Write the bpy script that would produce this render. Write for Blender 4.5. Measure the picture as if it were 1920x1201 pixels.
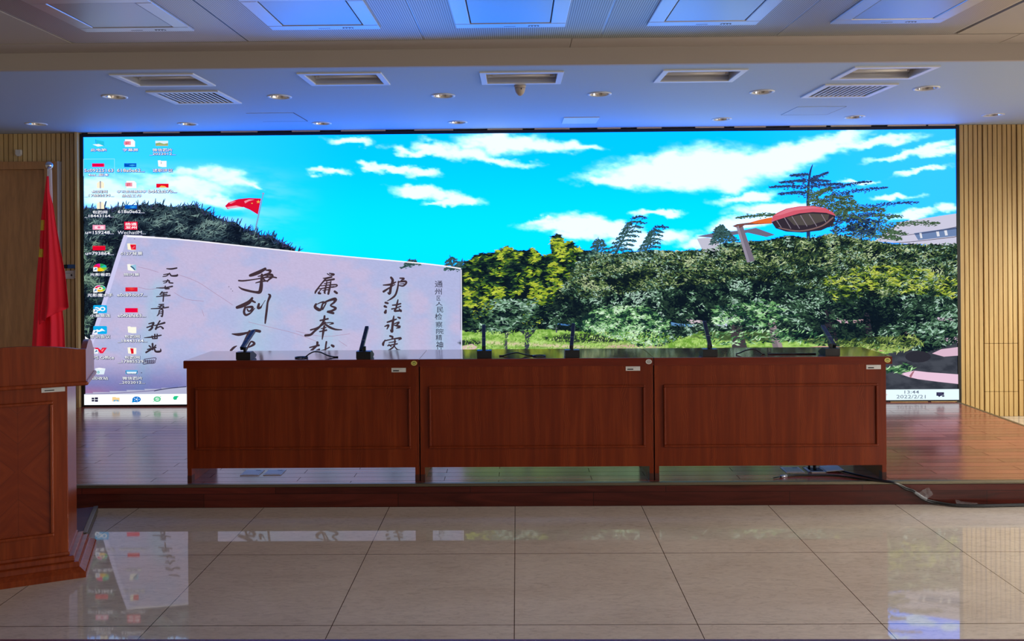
import bpy, bmesh, math, random
import numpy as np
from mathutils import Vector, Matrix

# ------------------------------------------------------------------ scene, camera, light
for o in list(bpy.data.objects):
    bpy.data.objects.remove(o)
scene = bpy.context.scene
C = scene.collection
R = math.radians

EYE = Vector((0.0, 0.0, 1.668))
YAW, PITCH, ROLL = 0.0102, 0.0005, -0.008
PPX, PPY, FPX = 954.25, 455.45, 1493.1


def cam_axes():
    cy, sy, cp, sp = math.cos(YAW), math.sin(YAW), math.cos(PITCH), math.sin(PITCH)
    r = Vector((cy, sy, 0)); f = Vector((-sy, cy, 0)); u = Vector((0, 0, 1))
    f2 = f * cp + u * sp
    u2 = u * cp - f * sp
    cr, sr = math.cos(ROLL), math.sin(ROLL)
    return r * cr + u2 * sr, f2, u2 * cr - r * sr


RX, FW, UP = cam_axes()
cam_data = bpy.data.cameras.new('camera')
cam = bpy.data.objects.new('camera', cam_data)
C.objects.link(cam)
cam.matrix_world = Matrix(((RX.x, UP.x, -FW.x, EYE.x), (RX.y, UP.y, -FW.y, EYE.y),
                           (RX.z, UP.z, -FW.z, EYE.z), (0, 0, 0, 1)))
cam_data.sensor_width = 36.0
cam_data.lens = 36.0 * FPX / 1920
cam_data.shift_x = (960 - PPX) / 1920
cam_data.shift_y = (PPY - 600.5) / 1920
cam_data.clip_start = 0.05
scene.camera = cam
scene.view_settings.view_transform = 'Standard'
scene.view_settings.look = 'None'
scene.view_settings.exposure = 0.0
scene.view_settings.gamma = 1.0
scene.view_settings.use_curve_mapping = False
scene.cycles.use_denoising = True
scene.cycles.max_bounces = 8
scene.cycles.sample_clamp_indirect = 6.0

world = bpy.data.worlds.new('World')
scene.world = world
world.use_nodes = True
bg = world.node_tree.nodes['Background']
bg.inputs['Color'].default_value = (0.75, 0.85, 1.0, 1)
bg.inputs['Strength'].default_value = 0.5


def daylight(name, loc, rot, sx, sz, power, col, spread):
    l = bpy.data.lights.new(name, 'AREA')
    l.shape = 'RECTANGLE'; l.size = sx; l.size_y = sz
    l.energy = power; l.color = col; l.spread = R(spread)
    o = bpy.data.objects.new(name, l); C.objects.link(o)
    o.location = loc; o.rotation_euler = rot
    return o


# daylight through the windows of the right wall and the back wall
XW = 6.4
daylight('daylight_stage_window', (XW - .05, 6.1, 1.45), (0, R(58), 0), 1.3, 1.7, 84, (1.0, 0.95, 0.78), 130)
daylight('daylight_middle_window', (XW - .05, 2.6, 1.7), (0, R(50), 0), 1.4, 2.4, 120, (1.0, 0.97, 0.95), 130)
daylight('daylight_rear_window', (XW - .05, -2.0, 1.7), (0, R(52), 0), 1.4, 2.4, 190, (1.0, 0.97, 0.95), 130)


def at(px, py, X=None, Y=None, Z=None):
    """point of the room seen at a photograph pixel, on the plane X, Y or Z = given"""
    d = FW + RX * ((px - PPX) / FPX) + UP * ((PPY - py) / FPX)
    if Y is not None: t = (Y - EYE.y) / d.y
    elif Z is not None: t = (Z - EYE.z) / d.z
    else: t = (X - EYE.x) / d.x
    return EYE + d * t


# ------------------------------------------------------------------ helpers
def s2l(c):
    return tuple(((v / 255) / 12.92 if v / 255 <= 0.04045 else ((v / 255 + 0.055) / 1.055) ** 2.4) for v in c)


class MB:
    def __init__(self): self.bm = bmesh.new()

    def _new(self, verts, mat):
        fs = set(f for v in verts for f in v.link_faces)
        for f in fs: f.material_index = mat
        return list(fs)

    def box(self, x0, x1, y0, y1, z0, z1, bevel=0, mat=0, M=None, seg=2):
        r = bmesh.ops.create_cube(self.bm, size=1)
        m = Matrix.Translation(((x0 + x1) / 2, (y0 + y1) / 2, (z0 + z1) / 2)) @ Matrix.Diagonal((abs(x1 - x0), abs(y1 - y0), abs(z1 - z0), 1))
        if M is not None: m = M @ m
        bmesh.ops.transform(self.bm, matrix=m, verts=r['verts'])
        self._new(r['verts'], mat)
        if bevel:
            es = list(set(e for v in r['verts'] for e in v.link_edges))
            rr = bmesh.ops.bevel(self.bm, geom=es, offset=bevel, segments=seg, affect='EDGES', profile=0.5)
            for f in rr['faces']: f.material_index = mat
        return self

    def prism(self, pts, frm, to, mat=0):
        """closed polygon of 3D points swept from offset frm to offset to"""
        a = [self.bm.verts.new(Vector(p) + Vector(frm)) for p in pts]
        b = [self.bm.verts.new(Vector(p) + Vector(to)) for p in pts]
        n = len(pts)
        fs = [self.bm.faces.new(a[::-1]), self.bm.faces.new(b)]
        for i in range(n): fs.append(self.bm.faces.new((a[i], a[(i + 1) % n], b[(i + 1) % n], b[i])))
        for f in fs: f.material_index = mat
        return self

    def quad(self, *pts, mat=0):
        f = self.bm.faces.new([self.bm.verts.new(p) for p in pts]); f.material_index = mat
        return self

    def tube(self, pts, r, n=10, mat=0):
        pts = [Vector(p) for p in pts]
        rs = r if isinstance(r, (list, tuple)) else [r] * len(pts)
        rings = []
        up = Vector((0.13, 0.21, 1)).normalized()
        for i, p in enumerate(pts):
            t = (pts[min(i + 1, len(pts) - 1)] - pts[max(i - 1, 0)]).normalized()
            if abs(t.dot(up)) > 0.98: up = Vector((1, 0.1, 0)).normalized()
            a = t.cross(up).normalized(); b = t.cross(a)
            rings.append([self.bm.verts.new(p + (a * math.cos(2 * math.pi * k / n) + b * math.sin(2 * math.pi * k / n)) * rs[i]) for k in range(n)])
        for i in range(len(rings) - 1):
            for k in range(n):
                f = self.bm.faces.new((rings[i][k], rings[i][(k + 1) % n], rings[i + 1][(k + 1) % n], rings[i + 1][k]))
                f.smooth = True; f.material_index = mat
        for rg in (rings[0][::-1], rings[-1]):
            f = self.bm.faces.new(rg); f.material_index = mat
        return self

    def lathe(self, prof, n=24, M=None, mat=0, cap=True):
        M = M or Matrix.Identity(4)
        rings = []
        for (r, z) in prof:
            rings.append([self.bm.verts.new(M @ Vector((r * math.cos(2 * math.pi * k / n), r * math.sin(2 * math.pi * k / n), z))) for k in range(n)])
        for i in range(len(rings) - 1):
            for k in range(n):
                f = self.bm.faces.new((rings[i][k], rings[i][(k + 1) % n], rings[i + 1][(k + 1) % n], rings[i + 1][k]))
                f.smooth = True; f.material_index = mat
        if cap:
            for rg in (rings[0][::-1], rings[-1]):
                f = self.bm.faces.new(rg); f.material_index = mat
        return self

    def obj(self, name, mats, parent=None, fix=True):
        if fix: bmesh.ops.recalc_face_normals(self.bm, faces=self.bm.faces)
        me = bpy.data.meshes.new(name)
        self.bm.to_mesh(me); self.bm.free()
        for m in (mats if isinstance(mats, (list, tuple)) else [mats]): me.materials.append(m)
        o = bpy.data.objects.new(name, me); C.objects.link(o)
        if parent: o.parent = parent
        return o


def thing(name, label, cat, loc=(0, 0, 0), rotz=0, group=None, kind=None):
    o = bpy.data.objects.new(name, None); C.objects.link(o)
    o.empty_display_size = .1
    o.location = loc; o.rotation_euler = (0, 0, rotz)
    return tag(o, label, cat, group, kind)


def tag(o, label=None, cat=None, group=None, kind=None):
    if label: o['label'] = label
    if cat: o['category'] = cat
    if group: o['group'] = group
    if kind: o['kind'] = kind
    return o


def dup(root, loc, rotz=None, label=None, group=None):
    r = root.copy(); C.objects.link(r); r.location = loc
    if rotz is not None: r.rotation_euler = (0, 0, rotz)
    if label: r['label'] = label
    if group: r['group'] = group
    for ch in list(root.children):
        c = ch.copy(); C.objects.link(c); c.parent = r
        for g in list(ch.children):
            d = g.copy(); C.objects.link(d); d.parent = c
    return r


def spline(pts, n=6):
    P = [Vector(p) for p in pts]
    out = []
    for i in range(len(P) - 1):
        a, b, c, d = P[max(i - 1, 0)], P[i], P[i + 1], P[min(i + 2, len(P) - 1)]
        for k in range(n):
            t = k / n
            out.append(0.5 * ((2 * b) + (c - a) * t + (2 * a - 5 * b + 4 * c - d) * t * t + (3 * b - a - 3 * c + d) * t ** 3))
    out.append(P[-1])
    return out


# ------------------------------------------------------------------ materials
def mat(name, col, rough=0.5, metal=0.0, spec=0.5, coat=0.0, trans=0.0, alpha=1.0):
    m = bpy.data.materials.new(name); m.use_nodes = True
    b = m.node_tree.nodes['Principled BSDF']
    b.inputs['Base Color'].default_value = (*s2l(col), 1)
    b.inputs['Roughness'].default_value = rough
    b.inputs['Metallic'].default_value = metal
    b.inputs['Specular IOR Level'].default_value = spec
    b.inputs['Coat Weight'].default_value = coat
    b.inputs['Transmission Weight'].default_value = trans
    b.inputs['Alpha'].default_value = alpha
    return m


def N(m, t, **kw):
    n = m.node_tree.nodes.new(t)
    for k, v in kw.items(): setattr(n, k, v)
    return n


def L(m, a, b): m.node_tree.links.new(a, b)


def bsdf(m): return m.node_tree.nodes['Principled BSDF']


def math_node(m, op, a, b=None):
    n = N(m, 'ShaderNodeMath', operation=op)
    for i, v in enumerate((a, b)):
        if v is None: continue
        if isinstance(v, (int, float)): n.inputs[i].default_value = v
        else: L(m, v, n.inputs[i])
    return n.outputs[0]


def ramp(m, fac, stops):
    r = N(m, 'ShaderNodeValToRGB')
    els = r.color_ramp.elements
    while len(els) < len(stops): els.new(0.5)
    for e, (p, c) in zip(els, stops):
        e.position = p; e.color = (*s2l(c), 1)
    L(m, fac, r.inputs[0])
    return r.outputs[0]


def noisy(m, scale=(1, 1, 1), s=1.0, detail=4, dist=0.0, rough=.55):
    tc = N(m, 'ShaderNodeTexCoord'); mp = N(m, 'ShaderNodeMapping')
    mp.inputs['Scale'].default_value = scale
    L(m, tc.outputs['Object'], mp.inputs[0])
    n = N(m, 'ShaderNodeTexNoise')
    n.inputs['Scale'].default_value = s; n.inputs['Detail'].default_value = detail
    n.inputs['Distortion'].default_value = dist; n.inputs['Roughness'].default_value = rough
    L(m, mp.outputs[0], n.inputs['Vector'])
    return n.outputs['Fac']


def mixc(m, fac, a, b, blend='MIX'):
    n = N(m, 'ShaderNodeMix', data_type='RGBA', blend_type=blend)
    if isinstance(fac, (int, float)): n.inputs[0].default_value = fac
    else: L(m, fac, n.inputs[0])
    for i, v in ((6, a), (7, b)):
        if isinstance(v, tuple): n.inputs[i].default_value = (*s2l(v), 1)
        else: L(m, v, n.inputs[i])
    return n.outputs[2]


def bump(m, h, strength=.2, dist=.002):
    b = N(m, 'ShaderNodeBump'); b.inputs['Strength'].default_value = strength; b.inputs['Distance'].default_value = dist
    L(m, h, b.inputs['Height']); L(m, b.outputs[0], bsdf(m).inputs['Normal'])


def wood(name, c0, c1, c2, scale, rough=.35, coat=.2, fine=0.5):
    m = mat(name, c1, rough, coat=coat)
    bsdf(m).inputs['Coat Roughness'].default_value = .15
    f = noisy(m, scale, 1.0, 5, 1.4)
    g = noisy(m, tuple(v * 6 for v in scale), 1.0, 3, .3)
    base = ramp(m, f, [(.28, c0), (.5, c1), (.72, c2)])
    col = mixc(m, fine, base, ramp(m, g, [(.35, (150, 150, 150)), (.65, (255, 255, 255))]), 'MULTIPLY')
    L(m, col, bsdf(m).inputs['Base Color'])
    return m


M = {}
M['paint'] = mat('ceiling_paint', (177, 194, 212), .6)
M['fascia_paint'] = mat('fascia_paint', (184, 174, 162), .6)
M['alu_panel'] = mat('perforated_ceiling_panel', (205, 206, 212), .42, .8)
M['alu_frame'] = mat('ceiling_unit_frame', (215, 220, 230), .3, .65)
M['alu_glass'] = mat('ceiling_unit_panel', (185, 192, 205), .28, .6)
M['dark_gap'] = mat('dark_gap', (18, 18, 20), .6)
M['black_plastic'] = mat('black_plastic', (16, 20, 24), .38)
M['mic_metal'] = mat('dark_blue_metal', (44, 54, 84), .3, .45)
M['silver_line'] = mat('silver_line', (200, 205, 215), .3, .6)
M['chrome'] = mat('chrome', (215, 215, 220), .08, 1.0)
M['bright_metal'] = mat('polished_reflector', (215, 212, 208), .14, 1.0)
M['louvre_metal'] = mat('lamp_louvre_metal', (205, 204, 204), .3, .6)
M['tube_glass'] = mat('lamp_tube_white', (240, 238, 230), .3)
M['stage_trim'] = mat('stage_edge_metal', (120, 112, 92), .35, .75)
M['bezel'] = mat('screen_bezel_black', (10, 11, 16), .4)
M['white_plastic'] = mat('white_plastic', (205, 202, 196), .4)
M['sensor_plastic'] = mat('sensor_plastic', (190, 175, 158), .5)
M['sticker_white'] = mat('sticker_white', (225, 226, 220), .6)
M['sticker_grey'] = mat('sticker_grey', (178, 178, 172), .7)
M['sticker_yellow'] = mat('sticker_yellow', (226, 210, 110), .6)
M['sticker_green'] = mat('sticker_green', (118, 150, 48), .6)
M['ink'] = mat('label_ink', (40, 40, 42), .6)
M['blue_plate'] = mat('blue_plate', (24, 84, 150), .35)
M['cable'] = mat('black_cable', (14, 15, 17), .45)
M['socket_metal'] = mat('socket_lid_metal', (208, 196, 184), .45, .0)
M['socket_brass'] = mat('socket_lid_beige', (180, 168, 140), .45, .0)
M['tape'] = mat('clear_tape', (235, 238, 240), .12, alpha=.14)
M['tape_wrap'] = mat('crumpled_clear_tape', (225, 230, 235), .1, alpha=.28)
M['door_leaf'] = wood('door_brown', (172, 124, 76), (184, 134, 84), (194, 144, 92), (6, 6, .8), .32, .1, .3)
M['slat_wood'] = wood('slat_wood', (196, 160, 104), (212, 178, 118), (224, 194, 134), (9, 9, .5), .5, 0, .2)
M['slat_groove'] = mat('slat_groove', (78, 46, 26), .7)
M['desk_wood'] = wood('desk_wood', (112, 41, 14), (122, 45, 15), (140, 58, 22), (9, 9, .5), .34, 0, .25)
M['desk_edge'] = wood('desk_edge_wood', (108, 36, 16), (117, 40, 18), (127, 46, 21), (.8, 9, 9), .3, 0, .25)
M['desk_top'] = wood('desk_top_wood', (112, 42, 22), (126, 48, 25), (140, 56, 30), (.8, 10, 10), .09, 1.0, .3)
bsdf(M['desk_top']).inputs['Coat IOR'].default_value = 2.0; bsdf(M['desk_top']).inputs['Coat Roughness'].default_value = .09
M['lectern_wood'] = wood('lectern_wood', (128, 52, 20), (140, 58, 23), (154, 70, 30), (10, 10, .7), .26, 0, .3)
_m = M['desk_wood']                                          # cathedral grain lines between the veneer strips
_tc = N(_m, 'ShaderNodeTexCoord'); _sp = N(_m, 'ShaderNodeSeparateXYZ'); L(_m, _tc.outputs['Object'], _sp.inputs[0])
_w = math_node(_m, 'MULTIPLY', math_node(_m, 'SUBTRACT', noisy(_m, (5, 5, 5), 1.0, 3, .4), .5), .07)
_x = math_node(_m, 'PINGPONG', math_node(_m, 'ADD', _sp.outputs[0], _w), .094)
_g = math_node(_m, 'MULTIPLY', math_node(_m, 'LESS_THAN', math_node(_m, 'PINGPONG', _x, .0055), .0014), math_node(_m, 'LESS_THAN', _x, .014))
_old = bsdf(_m).inputs['Base Color'].links[0].from_socket
L(_m, mixc(_m, math_node(_m, 'MULTIPLY', _g, .3), _old, (176, 84, 38)), bsdf(_m).inputs['Base Color'])
for k_ in ('desk_wood', 'desk_edge', 'lectern_wood'): bsdf(M[k_]).inputs['Specular IOR Level'].default_value = .45 if k_ == 'lectern_wood' else .25
M['foot_dark'] = mat('desk_foot_dark', (70, 30, 18), .5)
M['plat_wood'] = wood('platform_wood', (60, 28, 26), (78, 34, 30), (90, 42, 36), (1, 9, 9), .5, 0, .3)
M['flag_red'] = mat('flag_red', (255, 26, 52), .75)
M['flag_yellow'] = mat('flag_yellow', (235, 205, 60), .75)
M['flag_white'] = mat('flag_sleeve_white', (225, 225, 235), .8)
M['beige_holder_and_gap_light'] = mat('beige_holder_and_gap_light', (215, 190, 160), .5)  # lamp holders, and the painted light in the gaps above the screen
M['table_wood'] = wood('front_table_wood', (96, 34, 36), (112, 40, 40), (126, 48, 46), (.8, 9, 9), .25, .3, .3)
M['wall_paint'] = mat('wall_paint', (214, 200, 178), .7)
M['pane'] = mat('window_pane', (225, 235, 235), .05, alpha=.12)
M['frame_white'] = mat('window_frame_white', (225, 225, 222), .4)


def floor_material():
    m = mat('polished_tile', (214, 203, 190), .03, spec=.55)
    tc = N(m, 'ShaderNodeTexCoord'); sp = N(m, 'ShaderNodeSeparateXYZ')
    L(m, tc.outputs['Object'], sp.inputs[0])
    lx = math_node(m, 'LESS_THAN', math_node(m, 'PINGPONG', math_node(m, 'SUBTRACT', sp.outputs[0], -.0253), .4), .0019)
    ly = math_node(m, 'LESS_THAN', math_node(m, 'PINGPONG', math_node(m, 'SUBTRACT', sp.outputs[1], 4.285), .4), .0022)
    line = math_node(m, 'MAXIMUM', lx, ly)
    big = noisy(m, (1.2, 2.6, 1), 1.0, 6, .6)
    fine = noisy(m, (14, 46, 1), 1.0, 5, 1.5, .7)
    base = ramp(m, big, [(.3, (208, 194, 178)), (.7, (226, 214, 199))])
    base = mixc(m, .4, base, ramp(m, fine, [(.34, (176, 170, 166)), (.5, (236, 234, 232)), (.68, (255, 255, 252))]), 'MULTIPLY')
    L(m, mixc(m, line, base, (70, 60, 52)), bsdf(m).inputs['Base Color'])
    return m


def plank_material(name, bw, bh, offs, cols, rough, mort=.0016, plane='XY', bias=0.0):
    m = mat(name, cols[1], rough, spec=.6 if plane == 'XY' else .3, coat=.55 if plane == 'XY' else 0)
    bsdf(m).inputs['Coat Roughness'].default_value = .2; bsdf(m).inputs['Coat IOR'].default_value = 1.65
    tc = N(m, 'ShaderNodeTexCoord'); mp = N(m, 'ShaderNodeMapping')
    if plane == 'XZ': mp.inputs['Rotation'].default_value = (R(-90), 0, 0)
    mp.inputs['Location'].default_value = offs
    L(m, tc.outputs['Object'], mp.inputs[0])
    b = N(m, 'ShaderNodeTexBrick')
    b.offset = .37; b.squash = 1
    b.inputs['Scale'].default_value = 1
    b.inputs['Brick Width'].default_value = bw; b.inputs['Row Height'].default_value = bh
    b.inputs['Mortar Size'].default_value = mort; b.inputs['Mortar Smooth'].default_value = 0
    b.inputs['Color1'].default_value = (0, 0, 0, 1); b.inputs['Color2'].default_value = (1, 1, 1, 1)
    b.inputs['Mortar'].default_value = (.5, .5, .5, 1)
    L(m, mp.outputs[0], b.inputs['Vector'])
    tone = ramp(m, b.outputs['Color'], [(0, cols[0]), (1, cols[2])])
    g = noisy(m, (1.3, 16, 16), 1.0, 6, 1.8)
    col = mixc(m, .42 if plane == 'XY' else .7, tone, ramp(m, g, [(.3, (120, 110, 110)), (.55, (225, 222, 220)), (.72, (255, 255, 255))]), 'MULTIPLY')
    col = mixc(m, b.outputs['Fac'], col, (50, 20, 17) if plane == 'XY' else (26, 11, 9))
    L(m, col, bsdf(m).inputs['Base Color'])
    if plane == 'XY':
        inv = math_node(m, 'SUBTRACT', 1.0, b.outputs['Fac'])
        L(m, math_node(m, 'MULTIPLY', inv, .55), bsdf(m).inputs['Coat Weight'])
        L(m, math_node(m, 'MULTIPLY', inv, .5), bsdf(m).inputs['Specular IOR Level'])
        L(m, ramp(m, b.outputs['Color'], [(0, (96, 96, 96)), (1, (132, 132, 132))]), bsdf(m).inputs['Coat Roughness'])
    return m


M['floor'] = floor_material()
M['deck'] = plank_material('stage_planks', .95, .0885, (0.13, .012, 0), [(140, 60, 51), (158, 68, 58), (176, 82, 68)], .25, .0016)
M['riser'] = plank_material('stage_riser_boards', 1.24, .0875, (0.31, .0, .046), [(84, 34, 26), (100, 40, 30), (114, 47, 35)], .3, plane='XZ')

# perforated aluminium: fine lines running away from the camera
_a = M['alu_panel']
_tc = N(_a, 'ShaderNodeTexCoord'); _sp = N(_a, 'ShaderNodeSeparateXYZ'); L(_a, _tc.outputs['Object'], _sp.inputs[0])
_l = math_node(_a, 'MULTIPLY', math_node(_a, 'PINGPONG', _sp.outputs[0], .006), 1 / .006)
L(_a, ramp(_a, _l, [(.25, (150, 150, 156)), (.6, (214, 212, 214))]), bsdf(_a).inputs['Base Color'])


def marquetry():
    m = mat('lectern_marquetry', (140, 60, 28), .28, spec=.45)
    tc = N(m, 'ShaderNodeTexCoord'); sp = N(m, 'ShaderNodeSeparateXYZ'); L(m, tc.outputs['Object'], sp.inputs[0])
    ax = math_node(m, 'ABSOLUTE', sp.outputs[0])
    az = math_node(m, 'ABSOLUTE', math_node(m, 'SUBTRACT', sp.outputs[2], .545))
    s = math_node(m, 'SUBTRACT', az, ax); t = math_node(m, 'ADD', az, ax)
    cb = N(m, 'ShaderNodeCombineXYZ')
    L(m, math_node(m, 'MULTIPLY', s, 22), cb.inputs[0]); L(m, math_node(m, 'MULTIPLY', t, 4), cb.inputs[1])
    n = N(m, 'ShaderNodeTexNoise'); n.inputs['Scale'].default_value = 1; n.inputs['Detail'].default_value = 4
    L(m, cb.outputs[0], n.inputs['Vector'])
    grain = ramp(m, n.outputs['Fac'], [(.3, (118, 45, 19)), (.5, (128, 51, 21)), (.75, (142, 62, 27))])
    seam = math_node(m, 'LESS_THAN', math_node(m, 'PINGPONG', math_node(m, 'ADD', s, .012), .075), .0012)
    mid = math_node(m, 'LESS_THAN', ax, .0008)
    L(m, mixc(m, math_node(m, 'MULTIPLY', math_node(m, 'MAXIMUM', seam, mid), .6), grain, (60, 24, 14)), bsdf(m).inputs['Base Color'])
    return m


M['marquetry'] = marquetry()

# ------------------------------------------------------------------ the room
ZC, ZS, YS, YB = 2.864, 2.755, 4.865, 7.58      # ceiling, soffit, fascia plane, back wall plane
tag(MB().box(-6.6, 6.6, -6.1, 8, -.1, 0).obj('floor', M['floor']), 'polished beige stone tile floor', 'floor', kind='structure')

# upper ceiling: perforated panels in the middle, plain painted borders
xs = [at(140, 81, Z=ZC).x, at(470, 81, Z=ZC).x, at(797, 78, Z=ZC).x, at(1124, 74, Z=ZC).x, at(1453, 68, Z=ZC).x, at(1788, 62, Z=ZC).x]
YP = 4.655
ce = thing('ceiling', 'perforated metal panel ceiling with plain borders', 'ceiling', kind='structure')
b = MB()
for i in range(5):
    b.box(xs[i] + .004, xs[i + 1] - .004, -6, YP - .003, ZC, ZC + .03)
b.obj('ceiling_panels', M['alu_panel'], ce)
b = MB()
for x in xs: b.box(x - .012, x + .012, -6, YP, ZC + .004, ZC + .034)
b.obj('panel_joints', M['alu_frame'], ce)
b = MB()
b.box(-6.6, xs[0] - .02, -6.1, YP, ZC, ZC + .03)
b.box(xs[5] + .03, 6.6, -6.1, YP - .004, ZC, ZC + .03)
b.box(-6.6, .33, YP + .001, YS, ZC - .004, ZC + .03)
b.box(.333, 2.93, YP + .001, YS, ZC - .004, ZC + .03)
b.box(2.936, 6.6, YP + .004, YS, ZC - .004, ZC + .03)
b.box(-6.6, 6.6, -6.1, 8, ZC + .04, ZC + .08)
b.obj('ceiling_border', M['fascia_paint'], ce)
tag(MB().box(-6.6, 6.6, YS, YS + .03, ZS, ZC + .03).obj('trim_1', M['fascia_paint']), 'beige ceiling drop fascia above the stage', 'trim', kind='structure')

# lowered ceiling over the stage, cut open for its fittings
GRILLE = [at((a + c) / 2, (b_ + d) / 2, Z=ZS) for a, b_, c, d in ((285, 138, 331, 161), (635, 136.5, 659, 158.5), (978, 134.5, 977.5, 156.5), (1322, 131, 1300, 152), (1673, 124, 1642, 148))]
GW, GD = .535, .38
DOWN = [(215, 181), (524, 181), (831, 179), (1124, 176), (1429, 172), (1737, 165),
        (68, 232), (352, 232), (603, 231), (858, 229), (1353, 223), (1602, 219), (1862, 215)]
DOWNP = [at(x, y, Z=ZS) for x, y in DOWN]
VENT = [at(367, 182, Z=ZS), at(1589, 169.5, Z=ZS)]
VW, VD = .51, .49
sof = MB().box(-6.6, 6.6, YS + .03, 8, ZS, ZS + .02).obj('ceiling_over_stage', M['paint'])
cut = MB()
for p in GRILLE: cut.box(p.x - GW / 2 + .03, p.x + GW / 2 - .03, p.y - GD / 2 + .03, p.y + GD / 2 - .03, ZS - .05, ZS + .07)
for p in VENT: cut.box(p.x - VW / 2 + .04, p.x + VW / 2 - .04, p.y - VD / 2 + .04, p.y + VD / 2 - .04, ZS - .05, ZS + .07)
for p in DOWNP: cut.lathe([(.072, -.05), (.072, .07)], 28, Matrix.Translation((p.x, p.y, ZS)))
cut = cut.obj('cutter', M['paint'])
md = sof.modifiers.new('cut', 'BOOLEAN'); md.object = cut; md.operation = 'DIFFERENCE'; md.solver = 'EXACT'
bpy.context.view_layer.update()
ev = sof.evaluated_get(bpy.context.evaluated_depsgraph_get())
me = bpy.data.meshes.new_from_object(ev)
sof.modifiers.clear(); sof.data = me
bpy.data.objects.remove(cut)
tag(sof, 'lowered white ceiling above the stage', 'ceiling', kind='structure')

# back wall of vertical wooden slats
DX1 = at(113, 400, Y=YB - .03).x; DX0 = DX1 - 1.55      # door opening
DZ = at(60, 303, Y=YB - .03).z
SX0, SX1 = -4.185, 4.18                                   # screen niche
bw = MB()
bw.box(-6.6, 6.6, YB, YB + .1, 0, 2.9, mat=1)
P = .0462


def slats(x0, x1, z0, z1, seams=()):
    n = max(1, round((x1 - x0) / P)); w = (x1 - x0) / n
    zs = [z0] + list(seams) + [z1]
    for i in range(n):
        for a, c in zip(zs[:-1], zs[1:]):
            bw.box(x0 + i * w + .0046, x0 + (i + 1) * w - .0046, YB - .018, YB + .002, a + .002, c - .002)


slats(-6.6, DX0, 0, ZS)
slats(DX0, DX1, DZ + .002, ZS)
slats(DX1 + .006, SX0, 0, ZS)
hx0, hx1 = at(1843, 690, Y=YB).x, at(1908, 690, Y=YB).x
hz1, hz0 = at(1876, 643, Y=YB).z, at(1876, 733, Y=YB).z
slats(SX1, hx0, 0, ZS)
slats(hx0 + .006, hx1 - .006, 0, ZS, (hz0, hz1))
slats(hx1, 6.6, 0, ZS, (at(1915, 712, Y=YB).z,))
tag(bw.obj('wall_back', [M['slat_wood'], M['slat_groove']]), 'back wall of vertical wooden slats', 'wall', kind='structure')
tag(MB().box(SX0 - .001, SX0 + .025, YB - .08, YB, .147, ZS).obj('trim_2', M['slat_wood']), 'pale wooden edge strip beside the screen', 'trim', kind='structure')

door = thing('door_1', 'brown door in the slatted back wall', 'door', ((DX0 + DX1) / 2, YB, 0), kind='structure')
w2 = (DX1 - DX0) / 2
jw = w2 - (at(113, 400, Y=YB).x - at(86, 400, Y=YB).x)
dz2 = at(40, 318, Y=YB).z
MB().box(-w2, -jw, -.05, 0, 0, DZ).box(jw, w2, -.05, 0, 0, DZ).box(-jw, jw, -.05, 0, dz2, DZ).obj('door_frame', M['door_leaf'], door)
MB().box(-jw, jw, -.012, 0, 0, dz2, .002).obj('door_leaf', M['door_leaf'], door)
MB().box(w2 - .012, w2 + .004, -.056, -.01, 0, DZ).obj('edge_strip', M['silver_line'], door)

# walls out of the picture: right wall with windows, left wall, back of the hall
wr = MB()
ywin = [(5.2, 7.0), (1.3, 3.9), (-3.3, -.7)]
wr.box(XW, XW + .2, -6.1, 8, 0, .85).box(XW, XW + .2, -6.1, 8, 2.4, 2.95)
e = [-6.1] + [v for w in sorted(ywin) for v in w] + [8]
for i in range(0, len(e), 2): wr.box(XW, XW + .2, e[i], e[i + 1], .85, 2.4)
tag(wr.obj('wall_right', M['wall_paint']), 'painted right wall with windows', 'wall', kind='structure')
for i, (a, c) in enumerate(ywin):
    b = MB()
    for y in (a, (a + c) / 2 - .025, c - .05): b.box(XW + .06, XW + .12, y, y + .05, .85, 2.4)
    b.box(XW + .06, XW + .12, a, c, .85, .9).box(XW + .06, XW + .12, a, c, 2.35, 2.4)
    b.box(XW + .085, XW + .092, a + .05, c - .05, .9, 2.35, mat=1)
    tag(b.obj('window_%d' % (i + 1), [M['frame_white'], M['pane']]), 'white framed window in the right wall', 'window', kind='structure')
tag(MB().box(-6.8, -6.6, -6.1, 8, 0, 2.95).obj('wall_left', M['wall_paint']), 'painted left wall', 'wall', kind='structure')
b = MB().box(-6.6, 6.6, -6.2, -6.0, 0, .8).box(-6.6, 6.6, -6.2, -6.0, 2.4, 2.95).box(-6.6, -1.1, -6.2, -6.0, .8, 2.4).box(4.1, 6.6, -6.2, -6.0, .8, 2.4)
tag(b.obj('wall_front', M['wall_paint']), 'painted wall at the far end of the hall', 'wall', kind='structure')

# stage
SZ, YF, SR, SL = .147, 5.055, 4.14, -4.2
st = thing('stage', 'low dark red wooden stage with metal edge', 'stage', kind='structure')
MB().box(SL, SR, YF + .012, YB - .005, SZ - .03, SZ).obj('deck', M['deck'], st)
MB().box(SL, SR, YF, YF + .02, 0, SZ - .02).box(SR - .02, SR, YF + .02, YB - .02, 0, SZ - .02).obj('riser', M['riser'], st)
MB().box(SL, SR + .004, YF - .006, YF + .026, SZ - .017, SZ + .002, .003).box(SR - .03, SR + .004, YF + .026, YB - .02, SZ - .017, SZ + .002, .003).obj('edge_trim', M['stage_trim'], st)

# ------------------------------------------------------------------ desks
DTOP, DY = .932, 5.1
DH = DTOP - SZ


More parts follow.
